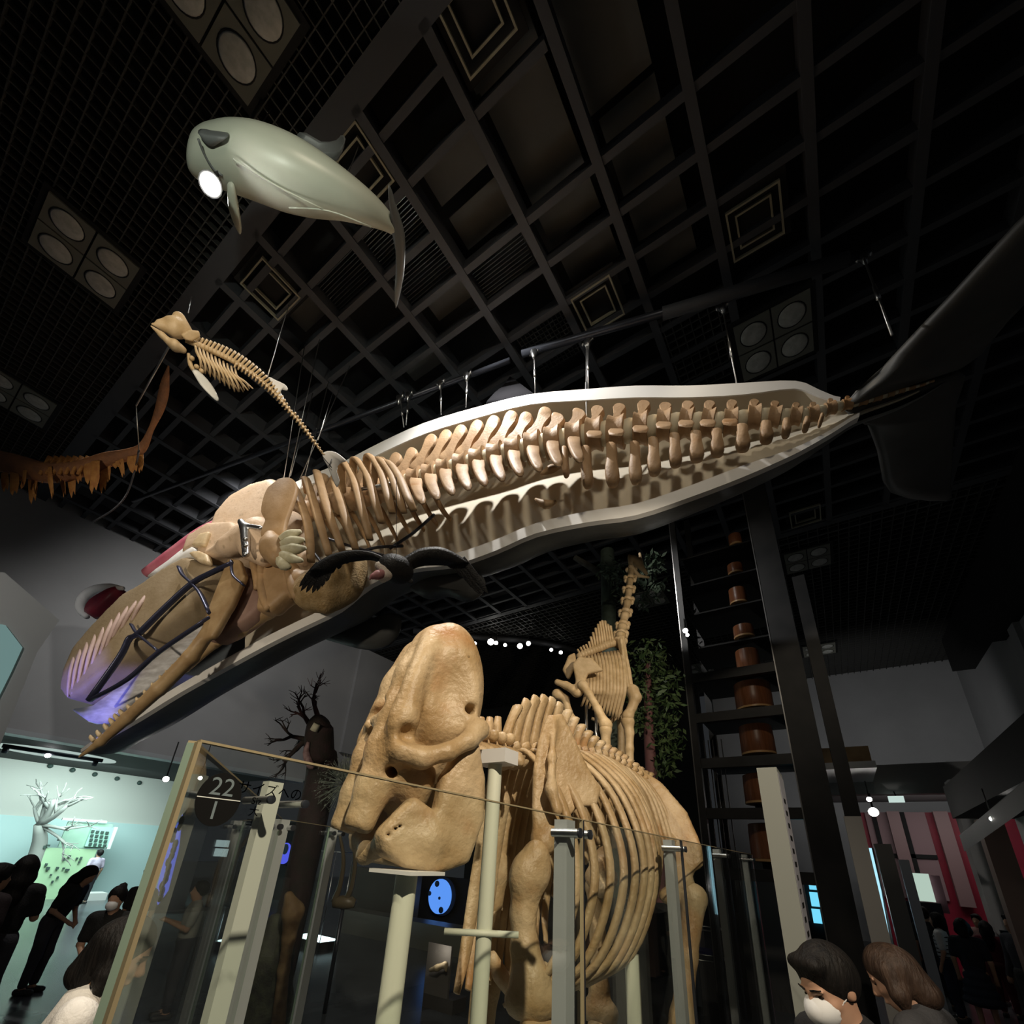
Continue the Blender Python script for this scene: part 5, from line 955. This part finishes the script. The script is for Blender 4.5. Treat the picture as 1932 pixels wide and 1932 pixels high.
# glass showcases in the middle distance, left of the elephant jaw
def showcase(x0, y0, x1, y1, Y, label, lit):
    t = thing('glass_showcase', label, 'showcase', at((x0 + x1) / 2, y1, Y=Y), 'glass showcases'); a, b, c = at(x0, y0, Y=Y), at(x1, y0, Y=Y), at(x0, y1, Y=Y)
    lo, hi = V(a[0], Y, c[2]), V(b[0], Y + .5, a[2]); g = .018
    for (p, q_) in [((0, 0), (1, 0)), ((0, 1), (1, 1)), ((0, 0), (0, 1)), ((1, 0), (1, 1))]:
        for z in (lo[2], hi[2]): build(MB().tube([V(lo[0] + (hi[0] - lo[0]) * p[0], lo[1] + .5 * p[1], z), V(lo[0] + (hi[0] - lo[0]) * q_[0], lo[1] + .5 * q_[1], z)], g * .6, 6), 'frame_bar', M['steel'], t)
    for p in [(0, 0), (1, 0), (0, 1), (1, 1)]: build(MB().tube([V(lo[0] + (hi[0] - lo[0]) * p[0], lo[1] + .5 * p[1], lo[2]), V(lo[0] + (hi[0] - lo[0]) * p[0], lo[1] + .5 * p[1], hi[2])], g * .6, 6), 'frame_bar', M['steel'], t)
    build(MB().bb((lo[0], lo[1], 0), (hi[0], hi[1], lo[2])), 'case_base', dgrey2, t, smooth=False)
    if lit: build(MB().bb((lo[0] + .02, lo[1] + .02, lo[2]), (hi[0] - .02, hi[1] - .02, lo[2] + .03)), 'light_strip', emis('cold_strip', (.7, .95, 1), 3), t, smooth=False)
    return t
showcase(585, 1604, 636, 1775, 7.6, 'upright glass showcase with a bright base strip left of the jaw stand', True)
showcase(1250, 1745, 1350, 1800, 8.2, 'clear low showcase behind the elephant thigh bone', False)
for (x, y, Y, l) in [(361, 1772, 8.0, 'small white lit label stand near the slanting fence pane'), (436, 1776, 8.0, 'second small white lit label stand beside the pale fence post')]:
    t = thing('label_stand', l, 'label stand', at(x, y, Y=Y)); c = at(x, y, Y=Y); build(MB().bb(c - V(.1, .02, .03), c + V(.1, .02, .03)), 'lit_label', emis('label_light', (.9, .95, .95), 2.5), t, smooth=False); build(MB().tube([V(c[0], c[1], 0), c - V(0, 0, .04)], .02, 8), 'leg', M['dsteel'], t)
sc = thing('wall_screen', 'tall blue lit screen seen through the glass edge at the left', 'screen', at(325, 1620, D=9))
build(MB().plate([at(*q, D=9) for q in [(345, 1535), (338, 1600), (318, 1680), (298, 1708), (292, 1690), (305, 1640), (325, 1570)]], nrm(ray(320, 1620)) * .05, .1), 'screen_face', emis('violet_screen', (.12, .16, .8), .8), sc); rr_ = random.Random(2)
for i in range(14):
    u = i / 13; x, y = 338 - 34 * u, 1548 + 145 * u; build(MB().ball(at(x + rr_.uniform(-5, 5), y, D=8.93), (.05, .05, .09), 8, 5), 'dark_shape', M['black'], sc)
t = thing('pale_sign_panel', 'white two-line sign panel behind the fence lettering', 'sign', at(418, 1598, D=8)); rect('panel', 408, 1585, 432, 1598, emis('panel_light', (.55, .7, .72), .8), t, .03, D=8); rect('panel', 405, 1601, 429, 1616, emis('panel_light2', (.55, .7, .72), .8), t, .03, D=8); c_ = at(418, 1612, D=8.05); build(MB().tube([V(c_[0], c_[1], 0), c_ + V(0, 0, .2)], .03, 8), 'panel_leg', M['dsteel'], t)
# mid-distance specimens left of the jaw: a brown standing bird and others, blurred in the photograph
t = thing('brown_specimen', 'tall brown mounted specimen behind the fence posts', 'specimen', at(550, 1900, D=6) * V(1, 1, 0)); s = Sdf(); s.chain([at(545, 1690, D=6), at(553, 1720, D=6), at(545, 1770, D=6), at(535, 1830, D=6), at(525, 1932, D=6)], [.06, .13, .08, .07, .09], .06); sdf(s, .03, 'body', mat('specimen_fur', (.26, .17, .09), (.14, .08, .04), .7, 8), t)
t = thing('dark_specimen', 'dark mossy mounted animal beside the brown specimen', 'specimen', at(510, 1932, D=6.3) * V(1, 1, 0)); s = Sdf(); s.chain([at(520, 1740, D=6.3), at(508, 1800, D=6.3), at(500, 1900, D=6.3), at(498, 1990, D=6.3)], [.12, .3, .34, .25], .1); sdf(s, .05, 'body', mat('mossy_fur', (.07, .075, .05), (.035, .035, .03), .8, 9, bump=.6), t)
t = thing('curved_horns', 'pair of long curved horns behind the elephant jaw stand', 'horns', at(650, 1700, D=7)); hm = mat('horn', (.10, .08, .05), rough=.4)
for dx in (0, 22): build(MB().tube([at(x + dx, y, D=7) for x, y in [(640, 1570), (648, 1620), (642, 1670), (630, 1700)]], [.02, .03, .04, .05], 8, 4), 'horn', hm, t)
build(MB().tube([at(630, 1702, D=7), at(656, 1702, D=7), at(670, 1705, D=7)], [.08, .1, .06], 10, 3), 'skull_cap', hm, t); cs = at(648, 1706, D=7); build(MB().tube([V(cs[0], cs[1], 0), cs], .03, 8), 'stand', M['dsteel'], t)
# ------------------------------------------------------------------ left gallery: lit boards
gb_ = thing('gallery_board', 'pale green lit display board with rows of specimens in the left gallery', 'display board', V(-22.6, 5.6, 0)); X = -22.6
greenb = mat('green_board', (.36, .52, .42), (.30, .46, .36), .5, 2)
rect('board', 118, 1552, 205, 1600, greenb, gb_, .08, X=X); rect('board', 66, 1600, 165, 1700, mat('green_board_low', (.42, .6, .38), rough=.5), gb_, .08, X=X); rect('side_board', 166, 1560, 210, 1598, mat('teal_board', (.40, .66, .56), rough=.5), gb_, .1, X=X + .1)
rect('frame_bar', 116, 1546, 202, 1550, M['white'], gb_, .1, X=X + .1); rect('frame_bar', 208, 1560, 214, 1602, M['white'], gb_, .14, X=X + .1); rect('counter', 140, 1684, 195, 1700, M['white'], gb_, .6, X=X + .6)
rr_ = random.Random(8); ib = mat('insect_dark', (.05, .08, .07), rough=.5)
for j in range(4):
    for i in range(4): rect('specimen', 172 + i * 9 - j * 1.5, 1566 + j * 8 + i, 178 + i * 9 - j * 1.5, 1571 + j * 8 + i, ib, gb_, .03, X=X + .19)
for _ in range(16): x, y = rr_.uniform(80, 155), rr_.uniform(1570, 1665); rect('specimen', x, y, x + rr_.uniform(3, 8), y + rr_.uniform(3, 6), ib, gb_, .05, X=X + .1)
for k in range(5): c = at(95 + k * 42, 1445 + k * 8, X=-23.95); build(MB().ball(c, .09, 8, 6), 'wall_bolt', ib, GW)
wc = thing('wall_case', 'pale grey wall case with a cyan lit window at the left edge', 'display case', at(30, 1290, X=-13)); pc = mat('wall_case_paint', (.42, .42, .40), rough=.6)
build(MB().prism([at(*q, X=-13) for q in [(-40, 1085), (2, 1088), (104, 1176), (62, 1236), (-40, 1490)]], V(.6, 0, 0)), 'case_body', pc, wc, smooth=False)
build(MB().prism([at(*q, X=-12.68) for q in [(-40, 1170), (10, 1180), (42, 1222), (20, 1270), (-40, 1390)]], V(.04, 0, 0)), 'window', emis('case_window', (.30, .5, .48), .35), wc, smooth=False)
# ------------------------------------------------------------------ right: red gallery under the back wall
redm = mat('crimson_wall', (.30, .012, .035), (.24, .01, .03), .5, 2); greyp = mat('gallery_grey', (.30, .29, .28), rough=.6)
RW = slab('wall_red', (.3, 17.5, 0), (5.0, 17.7, 3.9), redm); slab('trim_gallery', (-.2, 14.6, 4.05), (3.1, 14.9, 4.75), greyp)
slab('ceiling_gallery_right', (-.2, 14.9, 4.2), (5, 17.6, 4.3), M['wall'])
slab('trim_gallery_soffit', (-.4, 12.6, 4.35), (.95, 14.6, 4.5), mat('white_soffit', (.6, .6, .6), rough=.4))
for (x, w_) in [(1.25, .28), (2.25, .3)]: slab('hanging_blade', (x, 17.2, 1.6), (x + w_, 17.4, 3.9), mat('mauve_blade', (.24, .15, .15), rough=.5), RW)
for (x0, x1, z0, z1) in [(.9, 1.0, 1.7, 3.9), (1.55, 1.65, 1.7, 3.9), (.8, 2.1, 2.7, 2.8)]: slab('window_bar', (x0, 17.36, z0), (x1, 17.44, z1), M['black'], RW)
slab('pink_panel', (.75, 17.42, 1.7), (2.1, 17.46, 3.9), mat('dusky_pink', (.28, .18, .19), rough=.6), RW)
t = thing('lit_board', 'pale green lit board in front of the red gallery wall', 'display board', at(1740, 1690, Y=14.5)); rect('board', 1718, 1648, 1758, 1700, pale, t, .08, Y=14.5); c_ = at(1740, 1700, Y=14.5); build(MB().bb((c_[0] - .3, 14.45, 0), (c_[0] + .3, 14.55, c_[2] - .02)), 'board_leg', M['dsteel'], t, smooth=False); rect('side', 1757, 1652, 1782, 1722, mat('mauve_panel', (.4, .2, .25), rough=.5), t, .06, Y=14.6)
for (x0, y0, x1, y1, l) in [(1524, 1650, 1562, 1745, 'cyan window screen behind the white pillar'), (1910, 1682, 1945, 1765, 'cyan screen at the right picture edge')]:
    t = thing('grid_screen', l, 'screen', at((x0 + x1) / 2, y1, Y=12)); n = 3
    for j in range(3):
        for i in range(2):
            xa = x0 + (x1 - x0) * (i / 2 + .03) + j * 4; ya = y0 + (y1 - y0) * (j / 3 + .02); rect('screen_pane', xa, ya, xa + (x1 - x0) * .42, ya + (y1 - y0) * .28, cyan, t, .04, Y=12)
    rect('screen_back', x0 - 2, y0 - 3, x1 + 8, y1 + 3, M['black'], t, .04, Y=12.1); c_ = at((x0 + x1) / 2, y1, Y=12.1); build(MB().bb((c_[0] - .25, 12.06, 0), (c_[0] + .25, 12.14, c_[2] + .05)), 'screen_leg', M['black'], t, smooth=False)
t = thing('light_rod', 'thin bright cyan light rod on the grey gallery post', 'light rod', at(1665, 1720, Y=9.5)); build(MB().tube([at(1640, 1600, Y=9.5), at(1658, 1680, Y=9.5), at(1672, 1760, Y=9.5)], .03, 8), 'tube', emis('rod_glow', (.45, .85, 1), .8), t); build(MB().tube([at(1643, 1600, Y=9.6), V(at(1672, 1760, Y=9.6)[0], 9.6, 0)], .035, 8), 'holder', M['steel'], t)
def gpost(xt, yt, Y, w_, label, mt=None):
    c = at(xt, yt, Y=Y); t = thing('gallery_post', label, 'post', (c[0], Y, 0), 'grey gallery posts'); build(MB().bb((c[0] - w_ / 2, Y, 0), (c[0] + w_ / 2, Y + w_, c[2])), 'shaft', mt or greyp, t, smooth=False); build(MB().bb((c[0] - w_ * .6, Y - .02, 0), (c[0] + w_ * .6, Y + w_ + .02, .05)), 'foot', M['dsteel'], t, smooth=False)
gpost(1608, 1540, 6.5, .16, 'broad pale post right of the black tower'); gpost(1665, 1592, 9.0, .2, 'grey post before the red gallery wall', mat('post_grey_b', (.2, .2, .2), rough=.5)); gpost(1705, 1622, 9.5, .12, 'slim glassy post beside the pale green board', M['steel'])
gpost(1815, 1470, 13.5, .45, 'thick grey post at the red gallery entrance'); gpost(1868, 1545, 11, .3, 'tan post at the right of the red gallery', mat('tan_post', (.26, .17, .14), rough=.6))
bm = build(MB().loft([[p + V(0, 0, .12), p + V(0, .15, .12), p + V(0, .15, -.12), p - V(0, 0, .12)] for p in (at(1818, 1590, Y=10.5), at(1945, 1492, Y=7.5))]), 'ceiling_duct', greyp, smooth=False); tag(bm, 'grey sloping duct at the right edge', 'duct')
slab('wall_right_low', (2.75, 8.8, 0), (2.95, 12.5, 3.3), mat('white_display_wall', (.55, .53, .5), rough=.6))
slab('soffit_right', (1.9, 7, 3.3), (5, 12.5, 3.9), M['black'], WR)
for x, y, Y, l, r in [(1648, 1532, 13, 'bright spot lamp under the white gallery soffit', .09), (1640, 1508, 13, 'upper spot lamp under the white gallery soffit', .05), (1872, 1545, 9, 'small spot lamp below the sloping duct', .03), (1912, 1522, 9, 'spot lamp at the right edge below the duct', .03), (1590, 1690, 10, 'small round lamp seen between the black tower posts', .07), (313, 1470, 12, 'small bright ceiling spot left of the number dot', .07), (378, 1468, 13, 'tiny spot lamp just above the number dot', .05)]: spotlamp(at(x, y, Y=Y) if x > 500 else at(x, y, D=Y), CAM, r, l, up=1.0 if x < 500 else (-1.75 if y > 1680 else .4))
t = thing('exit_sign', 'small white lit sign under the gallery lintel', 'sign', at(1690, 1508, Y=14)); rect('sign_face', 1676, 1502, 1706, 1514, emis('sign_white_glow', (.6, .75, .7), .7), t, .04, Y=14.4); c_ = at(1690, 1502, Y=14.42); build(MB().tube([c_, V(c_[0], 14.5, 4.05), V(c_[0], 14.62, 4.1)], .015, 6), 'hanger', M['dsteel'], t)
wd = build(MB().bb((-.3, 12.7, 4.5), (.9, 12.85, 4.85)), 'timber_board', mat('timber', (.4, .27, .14), (.3, .19, .09), .6, 4), smooth=False); tag(wd, 'tan timber board above the white gallery soffit', 'board')

# ------------------------------------------------------------------ visitors
SKIN = mat('skin', (.52, .31, .21), (.46, .26, .17), .5, 9); HAIR = mat('black_hair', (.005, .0045, .0045), (.011, .009, .008), .6, 30, 4, bump=.5, bscale=80, spec=.2, stretch=(1, 1, .15)); BHAIR = mat('brown_hair', (.03, .016, .01), (.06, .034, .022), .6, 30, 4, bump=.5, bscale=80, stretch=(1, 1, .15))
CL = {}
def cloth(c):
    if c not in CL: CL[c] = mat('fabric', c, tuple(min(1, x * 1.25 + .004) for x in c), .85, 8, 4, bump=.3, bscale=60)
    return CL[c]
MASK = mat('mask_fabric', (.72, .72, .72), rough=.8); SHOE = mat('shoe_leather', (.03, .03, .03), rough=.5); EYE = mat('eye_dark', (.015, .01, .008), rough=.15)
def person(label, loc, head_to, h=1.65, top=(.05, .05, .05), bottom=(.04, .04, .05), hair='short', hairm=None, pose='down', lean=0.0, nod=0.0, turn=0.0, skirt=False, mask=False, res=.03, group=None, sleeves=.5, stripe=None, bag=None, sit=False):
    k = h / 1.7; fw = nrm((np.array(head_to, float) - np.array(loc, float)) * V(1, 1, 0)); rt = V(fw[1], -fw[0], 0); R = np.column_stack([rt, fw, V(0, 0, 1)]); L = np.array(loc, float)
    t = thing('person', label, 'person', L, group)
    LR = rotm((1, 0, 0), -lean); HR = LR @ rotm((0, 0, 1), turn) @ rotm((1, 0, 0), -nod)
    hipc = V(0, 0, .95); neck = V(0, .0, 1.43)
    U = lambda p: hipc + LR @ (V(*p) - hipc)
    nk = U(neck); Hd = lambda p: nk + HR @ (V(*p) - neck)
    def out(s, hres, nm, mt, par=None, lb=None):
        v, f = s.mesh(hres); mb = MB(); mb.add([L + R @ (p * k) for p in v], [tuple(int(i) for i in q) for q in f]); return build(mb, nm, mt, par or t, label=lb)
    arms = {}
    for g in (-1, 1):
        sh = U((.185 * g, 0, 1.37))
        if pose == 'down': el, wr = U((.235 * g, -.02, 1.08)), U((.235 * g, .07, .84))
        elif pose == 'phone': el, wr = U((.22 * g, .06, 1.1)), U((.07 * g, .3, 1.2))
        elif pose == 'hold': el, wr = U((.23 * g, .04, 1.09)), U((.08 * g, .25, 1.0))
        else: el, wr = (U((.235 * g, -.02, 1.08)), U((.235 * g, .07, .84))) if g < 0 else (U((.22, .12, 1.12)), U((.12, .36, 1.16)))
        arms[g] = (sh, el, wr)
    s = Sdf()
    s.ell(Hd((0, .0, 1.615)), (.076, .095, .1), HR, .02); s.ell(Hd((0, .035, 1.545)), (.062, .068, .085), HR, .03); s.ell(Hd((0, .06, 1.49)), (.035, .03, .03), HR, .03)
    s.cap(nk - V(0, 0, .03), Hd((0, -.005, 1.53)), .055, .052, .03)
    s.cap(Hd((0, .092, 1.6)), Hd((0, .118, 1.555)), .010, .016, .015); s.cap(Hd((-.012, .112, 1.55)), Hd((.012, .112, 1.55)), .010, k=.01)
    for g in (-1, 1):
        s.ell(Hd((.077 * g, -.005, 1.575)), (.012, .022, .034), HR, .01)
        if res < .02: s.ell(Hd((.031 * g, .1, 1.592)), (.018, .014, .010), HR, .01, True); s.cap(Hd((.014 * g, .095, 1.61)), Hd((.05 * g, .085, 1.612)), .008, .006, .008); s.ell(Hd((.04 * g, .065, 1.555)), (.025, .025, .02), HR, .02)
    if res < .02: s.cap(Hd((-.02, .1, 1.512)), Hd((.02, .1, 1.512)), .009, k=.008)
    for g in (-1, 1):
        sh, el, wr = arms[g]; m_ = sh + (el - sh) * min(1, sleeves * 1.0); s.chain([sh, el, wr], [.045, .038, .028], .02)
        d = nrm(wr - el); sd = nrm(np.cross(d, V(0, 0, 1)) + V(1e-3, 0, 0)); up = np.cross(sd, d); pm = wr + d * .055; s.cap(wr, pm, .026, .032, .015)
        for j, (o_, ln_) in enumerate([(-.03, .06), (-.011, .075), (.009, .072), (.028, .055)]):
            b0 = pm + sd * o_; b1 = b0 + d * ln_ * .55 - up * .008; b2 = b1 + d * ln_ * .4 - up * .03; s.chain([b0, b1, b2], [.0105, .0095, .008], .006)
        s.chain([wr + d * .02 - sd * .025 * g, wr + d * .05 - sd * .05 * g - up * .01, wr + d * .08 - sd * .055 * g - up * .02], [.012, .011, .009], .008)
    for g in (-1, 1): s.chain([V(.09 * g, 0, .9), V(.095 * g, .025, .49), V(.095 * g, 0, .09)], [.075, .052, .035], .03); s.cap(V(.095 * g, -.03, .05), V(.1 * g, .13, .04), .035, .03, .03)
    s.chain([V(0, 0, .95), U((0, 0, 1.15)), U((0, .0, 1.33))], [.1, .1, .1], .05)
    body = out(s, res if res < .02 else .026, 'body', SKIN)
    s = Sdf(); s.ell(U((0, 0, 1.24)), (.175, .125, .2), LR, .06); s.ell(U((0, 0, 1.03)), (.16, .12, .16), LR, .08); s.cap(U((-.13, 0, 1.38)), U((.13, 0, 1.38)), .07, k=.05); s.cap(U((0, -.01, 1.41)), U((0, 0, 1.36)), .075, .09, .03)
    for g in (-1, 1):
        sh, el, wr = arms[g]
        if sleeves <= .6: s.cap(sh, sh + (el - sh) * .75, .064, .06, .04)
        else: s.chain([sh, el, wr], [.064, .052, .042], .03)
    st = cloth(top); o_top = out(s, max(res, .018), 'shirt', st)
    if stripe:
        for i in range(6): s2 = Sdf(); s2.ell(U((0, 0, 1.0 + i * .065)), (.185, .135, .016), LR, .01); out(s2, .016, 'stripe', cloth(stripe), o_top)
    s = Sdf()
    if skirt:
        for i in range(5): z = .98 - i * .12; s.ell(V(0, 0, z), (.15 + .03 * i, .125 + .03 * i, .09), None, .05)
        out(s, .028, 'skirt', cloth(bottom))
    else:
        s.ell(V(0, 0, .93), (.16, .125, .12), None, .05)
        for g in (-1, 1): s.chain([V(.09 * g, 0, .88), V(.098 * g, .02, .49), V(.1 * g, 0, .12)], [.095, .07, .055], .04)
        out(s, .028, 'trousers', cloth(bottom))
    for g in (-1, 1): s = Sdf(); s.cap(V(.1 * g, -.05, .04), V(.105 * g, .14, .035), .042, .038, .02); s.box(V(.1 * g, .04, .01), (.035, .1, .004), None, .008, .01); out(s, .016, 'shoe', SHOE)
    s = Sdf(); hr = .012; s.ell(Hd((0, -.012, 1.63)), (.088 + hr * .2, .104, .108), HR, .03)
    if hair == 'short': s.ell(Hd((0, -.03, 1.6)), (.086, .09, .1), HR, .03); s.cap(Hd((-.05, .06, 1.69)), Hd((.055, .055, 1.69)), .026, .024, .03)
    elif hair == 'long': s.chain([Hd((0, -.06, 1.6)), Hd((0, -.085, 1.45)), U((0, -.1, 1.3)), U((0, -.1, 1.2))], [.085, .085, .08, .05], .05); [s.chain([Hd((.08 * g, 0, 1.62)), Hd((.085 * g, -.01, 1.5)), U((.08 * g, -.03, 1.36))], [.03, .032, .02], .04) for g in (-1, 1)]
    elif hair == 'bob': s.chain([Hd((0, -.05, 1.6)), Hd((0, -.07, 1.48))], [.09, .07], .05); [s.chain([Hd((.082 * g, .0, 1.62)), Hd((.088 * g, .02, 1.52)), Hd((.078 * g, .04, 1.46))], [.03, .034, .018], .04) for g in (-1, 1)]
    elif hair == 'bun': s.ell(Hd((0, -.1, 1.7)), .045, None, .02); s.ell(Hd((0, -.03, 1.6)), (.084, .09, .095), HR, .03)
    s.ell(Hd((0, .125, 1.565)), (.068, .075, .088), HR, .02, True)
    out(s, res if res < .02 else .022, 'hair', hairm or HAIR)
    if res < .02:
        for g in (-1, 1): s = Sdf(); s.ell(Hd((.031 * g, .086, 1.59)), (.014, .009, .0055), HR, .004); out(s, .004, 'eye', EYE, body)
        for g in (-1, 1): s = Sdf(); s.cap(Hd((.015 * g, .103, 1.618)), Hd((.052 * g, .09, 1.62)), .0045, .003, .004); out(s, .004, 'eyebrow', HAIR, body)
    if mask:
        s = Sdf(); s.ell(Hd((0, .058, 1.54)), (.068, .086, .062), HR, .01); s.ell(Hd((0, .02, 1.535)), (.078, .075, .085), HR, .01, True); m_o = out(s, .006 if res < .02 else .012, 'face_mask', MASK)
        for g in (-1, 1): s = Sdf(); s.cap(Hd((.06 * g, .06, 1.545)), Hd((.079 * g, .0, 1.57)), .0035, k=.003); out(s, .005 if res < .02 else .008, 'ear_loop', MASK, m_o)
    if bag: s = Sdf(); s.chain([U((.1, .11, 1.36)), U((0, .135, 1.2)), U((-.14, .1, 1.0))], [.012, .012, .012], .01); out(s, .014, 'strap', cloth(bag))
    return t
def fl0(x, y, D): p = at(x, y, D=D); return V(p[0], p[1], 0)
def gh(p, ztop): return ztop
# three near visitors
p = fl0(1590, 1800, 2.05); person('man in black with short dark hair and white mask looking down', p, p + V(-.75, -1, 0), 2.2 - .295, (.02, .02, .022), (.03, .03, .04), 'short', None, 'hold', .05, .42, -.1, mask=True, res=.0075, sleeves=1)
p = fl0(1732, 1800, 2.5); person('woman with long brown hair and bare neck looking down', p, p + V(-.8, .35, 0), 2.2 - .36, (.05, .05, .055), (.05, .05, .06), 'bob', BHAIR, 'hold', .1, .45, .3, res=.0085, sleeves=.5)
p = fl0(185, 1745, 2.15); person('visitor with black bobbed hair and white shirt seen from behind', p, p + V(.5, 1.1, 0), 2.2 - .385, (.75, .72, .68), (.05, .05, .06), 'bob', None, 'down', .12, .3, -.2, res=.0085)
# small crowd at the left
for lb, x, y, D, aim, h, kw in [('tall dark visitor with long black hair at the left edge', 62, 1610, 5.6, (-1, .5, 0), 1.86, dict(hair='long', top=(.012, .012, .014), pose='phone')), ('dark visitor cut off by the left picture edge', 5, 1640, 5.2, (-.5, 1, 0), 1.78, dict(hair='short', top=(.02, .012, .014), bottom=(.05, .01, .015))),
        ('woman in black leaning over a display at the left', 138, 1640, 7.2, (1, .9, 0), 1.72, dict(hair='long', top=(.012, .012, .012), lean=.35, nod=.2, pose='hold')), ('visitor in lilac shirt with dark strap at the lit gallery board', 192, 1600, 15.5, (-1, -.25, 0), 1.62, dict(hair='short', top=(.42, .36, .46), bottom=(.02, .02, .025), bag=(.02, .02, .02))),
        ('masked visitor in black bending behind the near visitor', 230, 1696, 5.4, (1, -.8, 0), 1.62, dict(hair='bun', top=(.012, .012, .012), mask=True, lean=.25, pose='hold')), ('dark visitor half behind the glass edge', 285, 1640, 7.5, (.6, -1, 0), 1.66, dict(hair='short', top=(.03, .028, .025))),
        ('visitor in pale top with phone reflected beyond the fence', 372, 1700, 6.5, (-.3, -1, 0), 1.6, dict(hair='short', top=(.3, .3, .28), pose='phone'))]:
    p = fl0(x, y, D); person(lb, p, p + V(*aim), h, group='visitors on the left', **kw)
# crowd at the right
for lb, x, y, D, aim, h, kw in [('visitor in black and white striped shirt at the right', 1768, 1740, 8.3, (-1, .3, 0), 1.62, dict(hair='bob', top=(.6, .6, .6), stripe=(.02, .02, .02), bottom=(.02, .025, .05))), ('woman in a dark navy dress at the right', 1815, 1748, 7.6, (.2, 1, 0), 1.6, dict(hair='bob', top=(.012, .014, .02), bottom=(.012, .016, .03), skirt=True)),
        ('visitor in dusky pink top behind the navy dress', 1850, 1760, 9.5, (-.5, -1, 0), 1.55, dict(hair='short', top=(.35, .2, .18), bottom=(.15, .03, .04))), ('visitor in dark red at the right', 1866, 1772, 8.6, (.3, 1, 0), 1.5, dict(hair='long', top=(.14, .02, .03), bottom=(.1, .02, .025))),
        ('bearded man in grey jacket near the right edge', 1906, 1735, 7.4, (-.8, -.6, 0), 1.72, dict(hair='short', top=(.05, .05, .06), bottom=(.06, .06, .06), sleeves=1)), ('dark visitor behind the cyan screen by the white pillar', 1555, 1712, 9.5, (-.3, 1, 0), 1.65, dict(hair='short', top=(.015, .015, .015))), ('visitor in black before the pale green board', 1745, 1735, 9, (0, 1, 0), 1.66, dict(hair='short', top=(.02, .02, .02)))]:
    p = fl0(x, y, D); person(lb, p, p + V(*aim), h, group='visitors on the right', **kw)
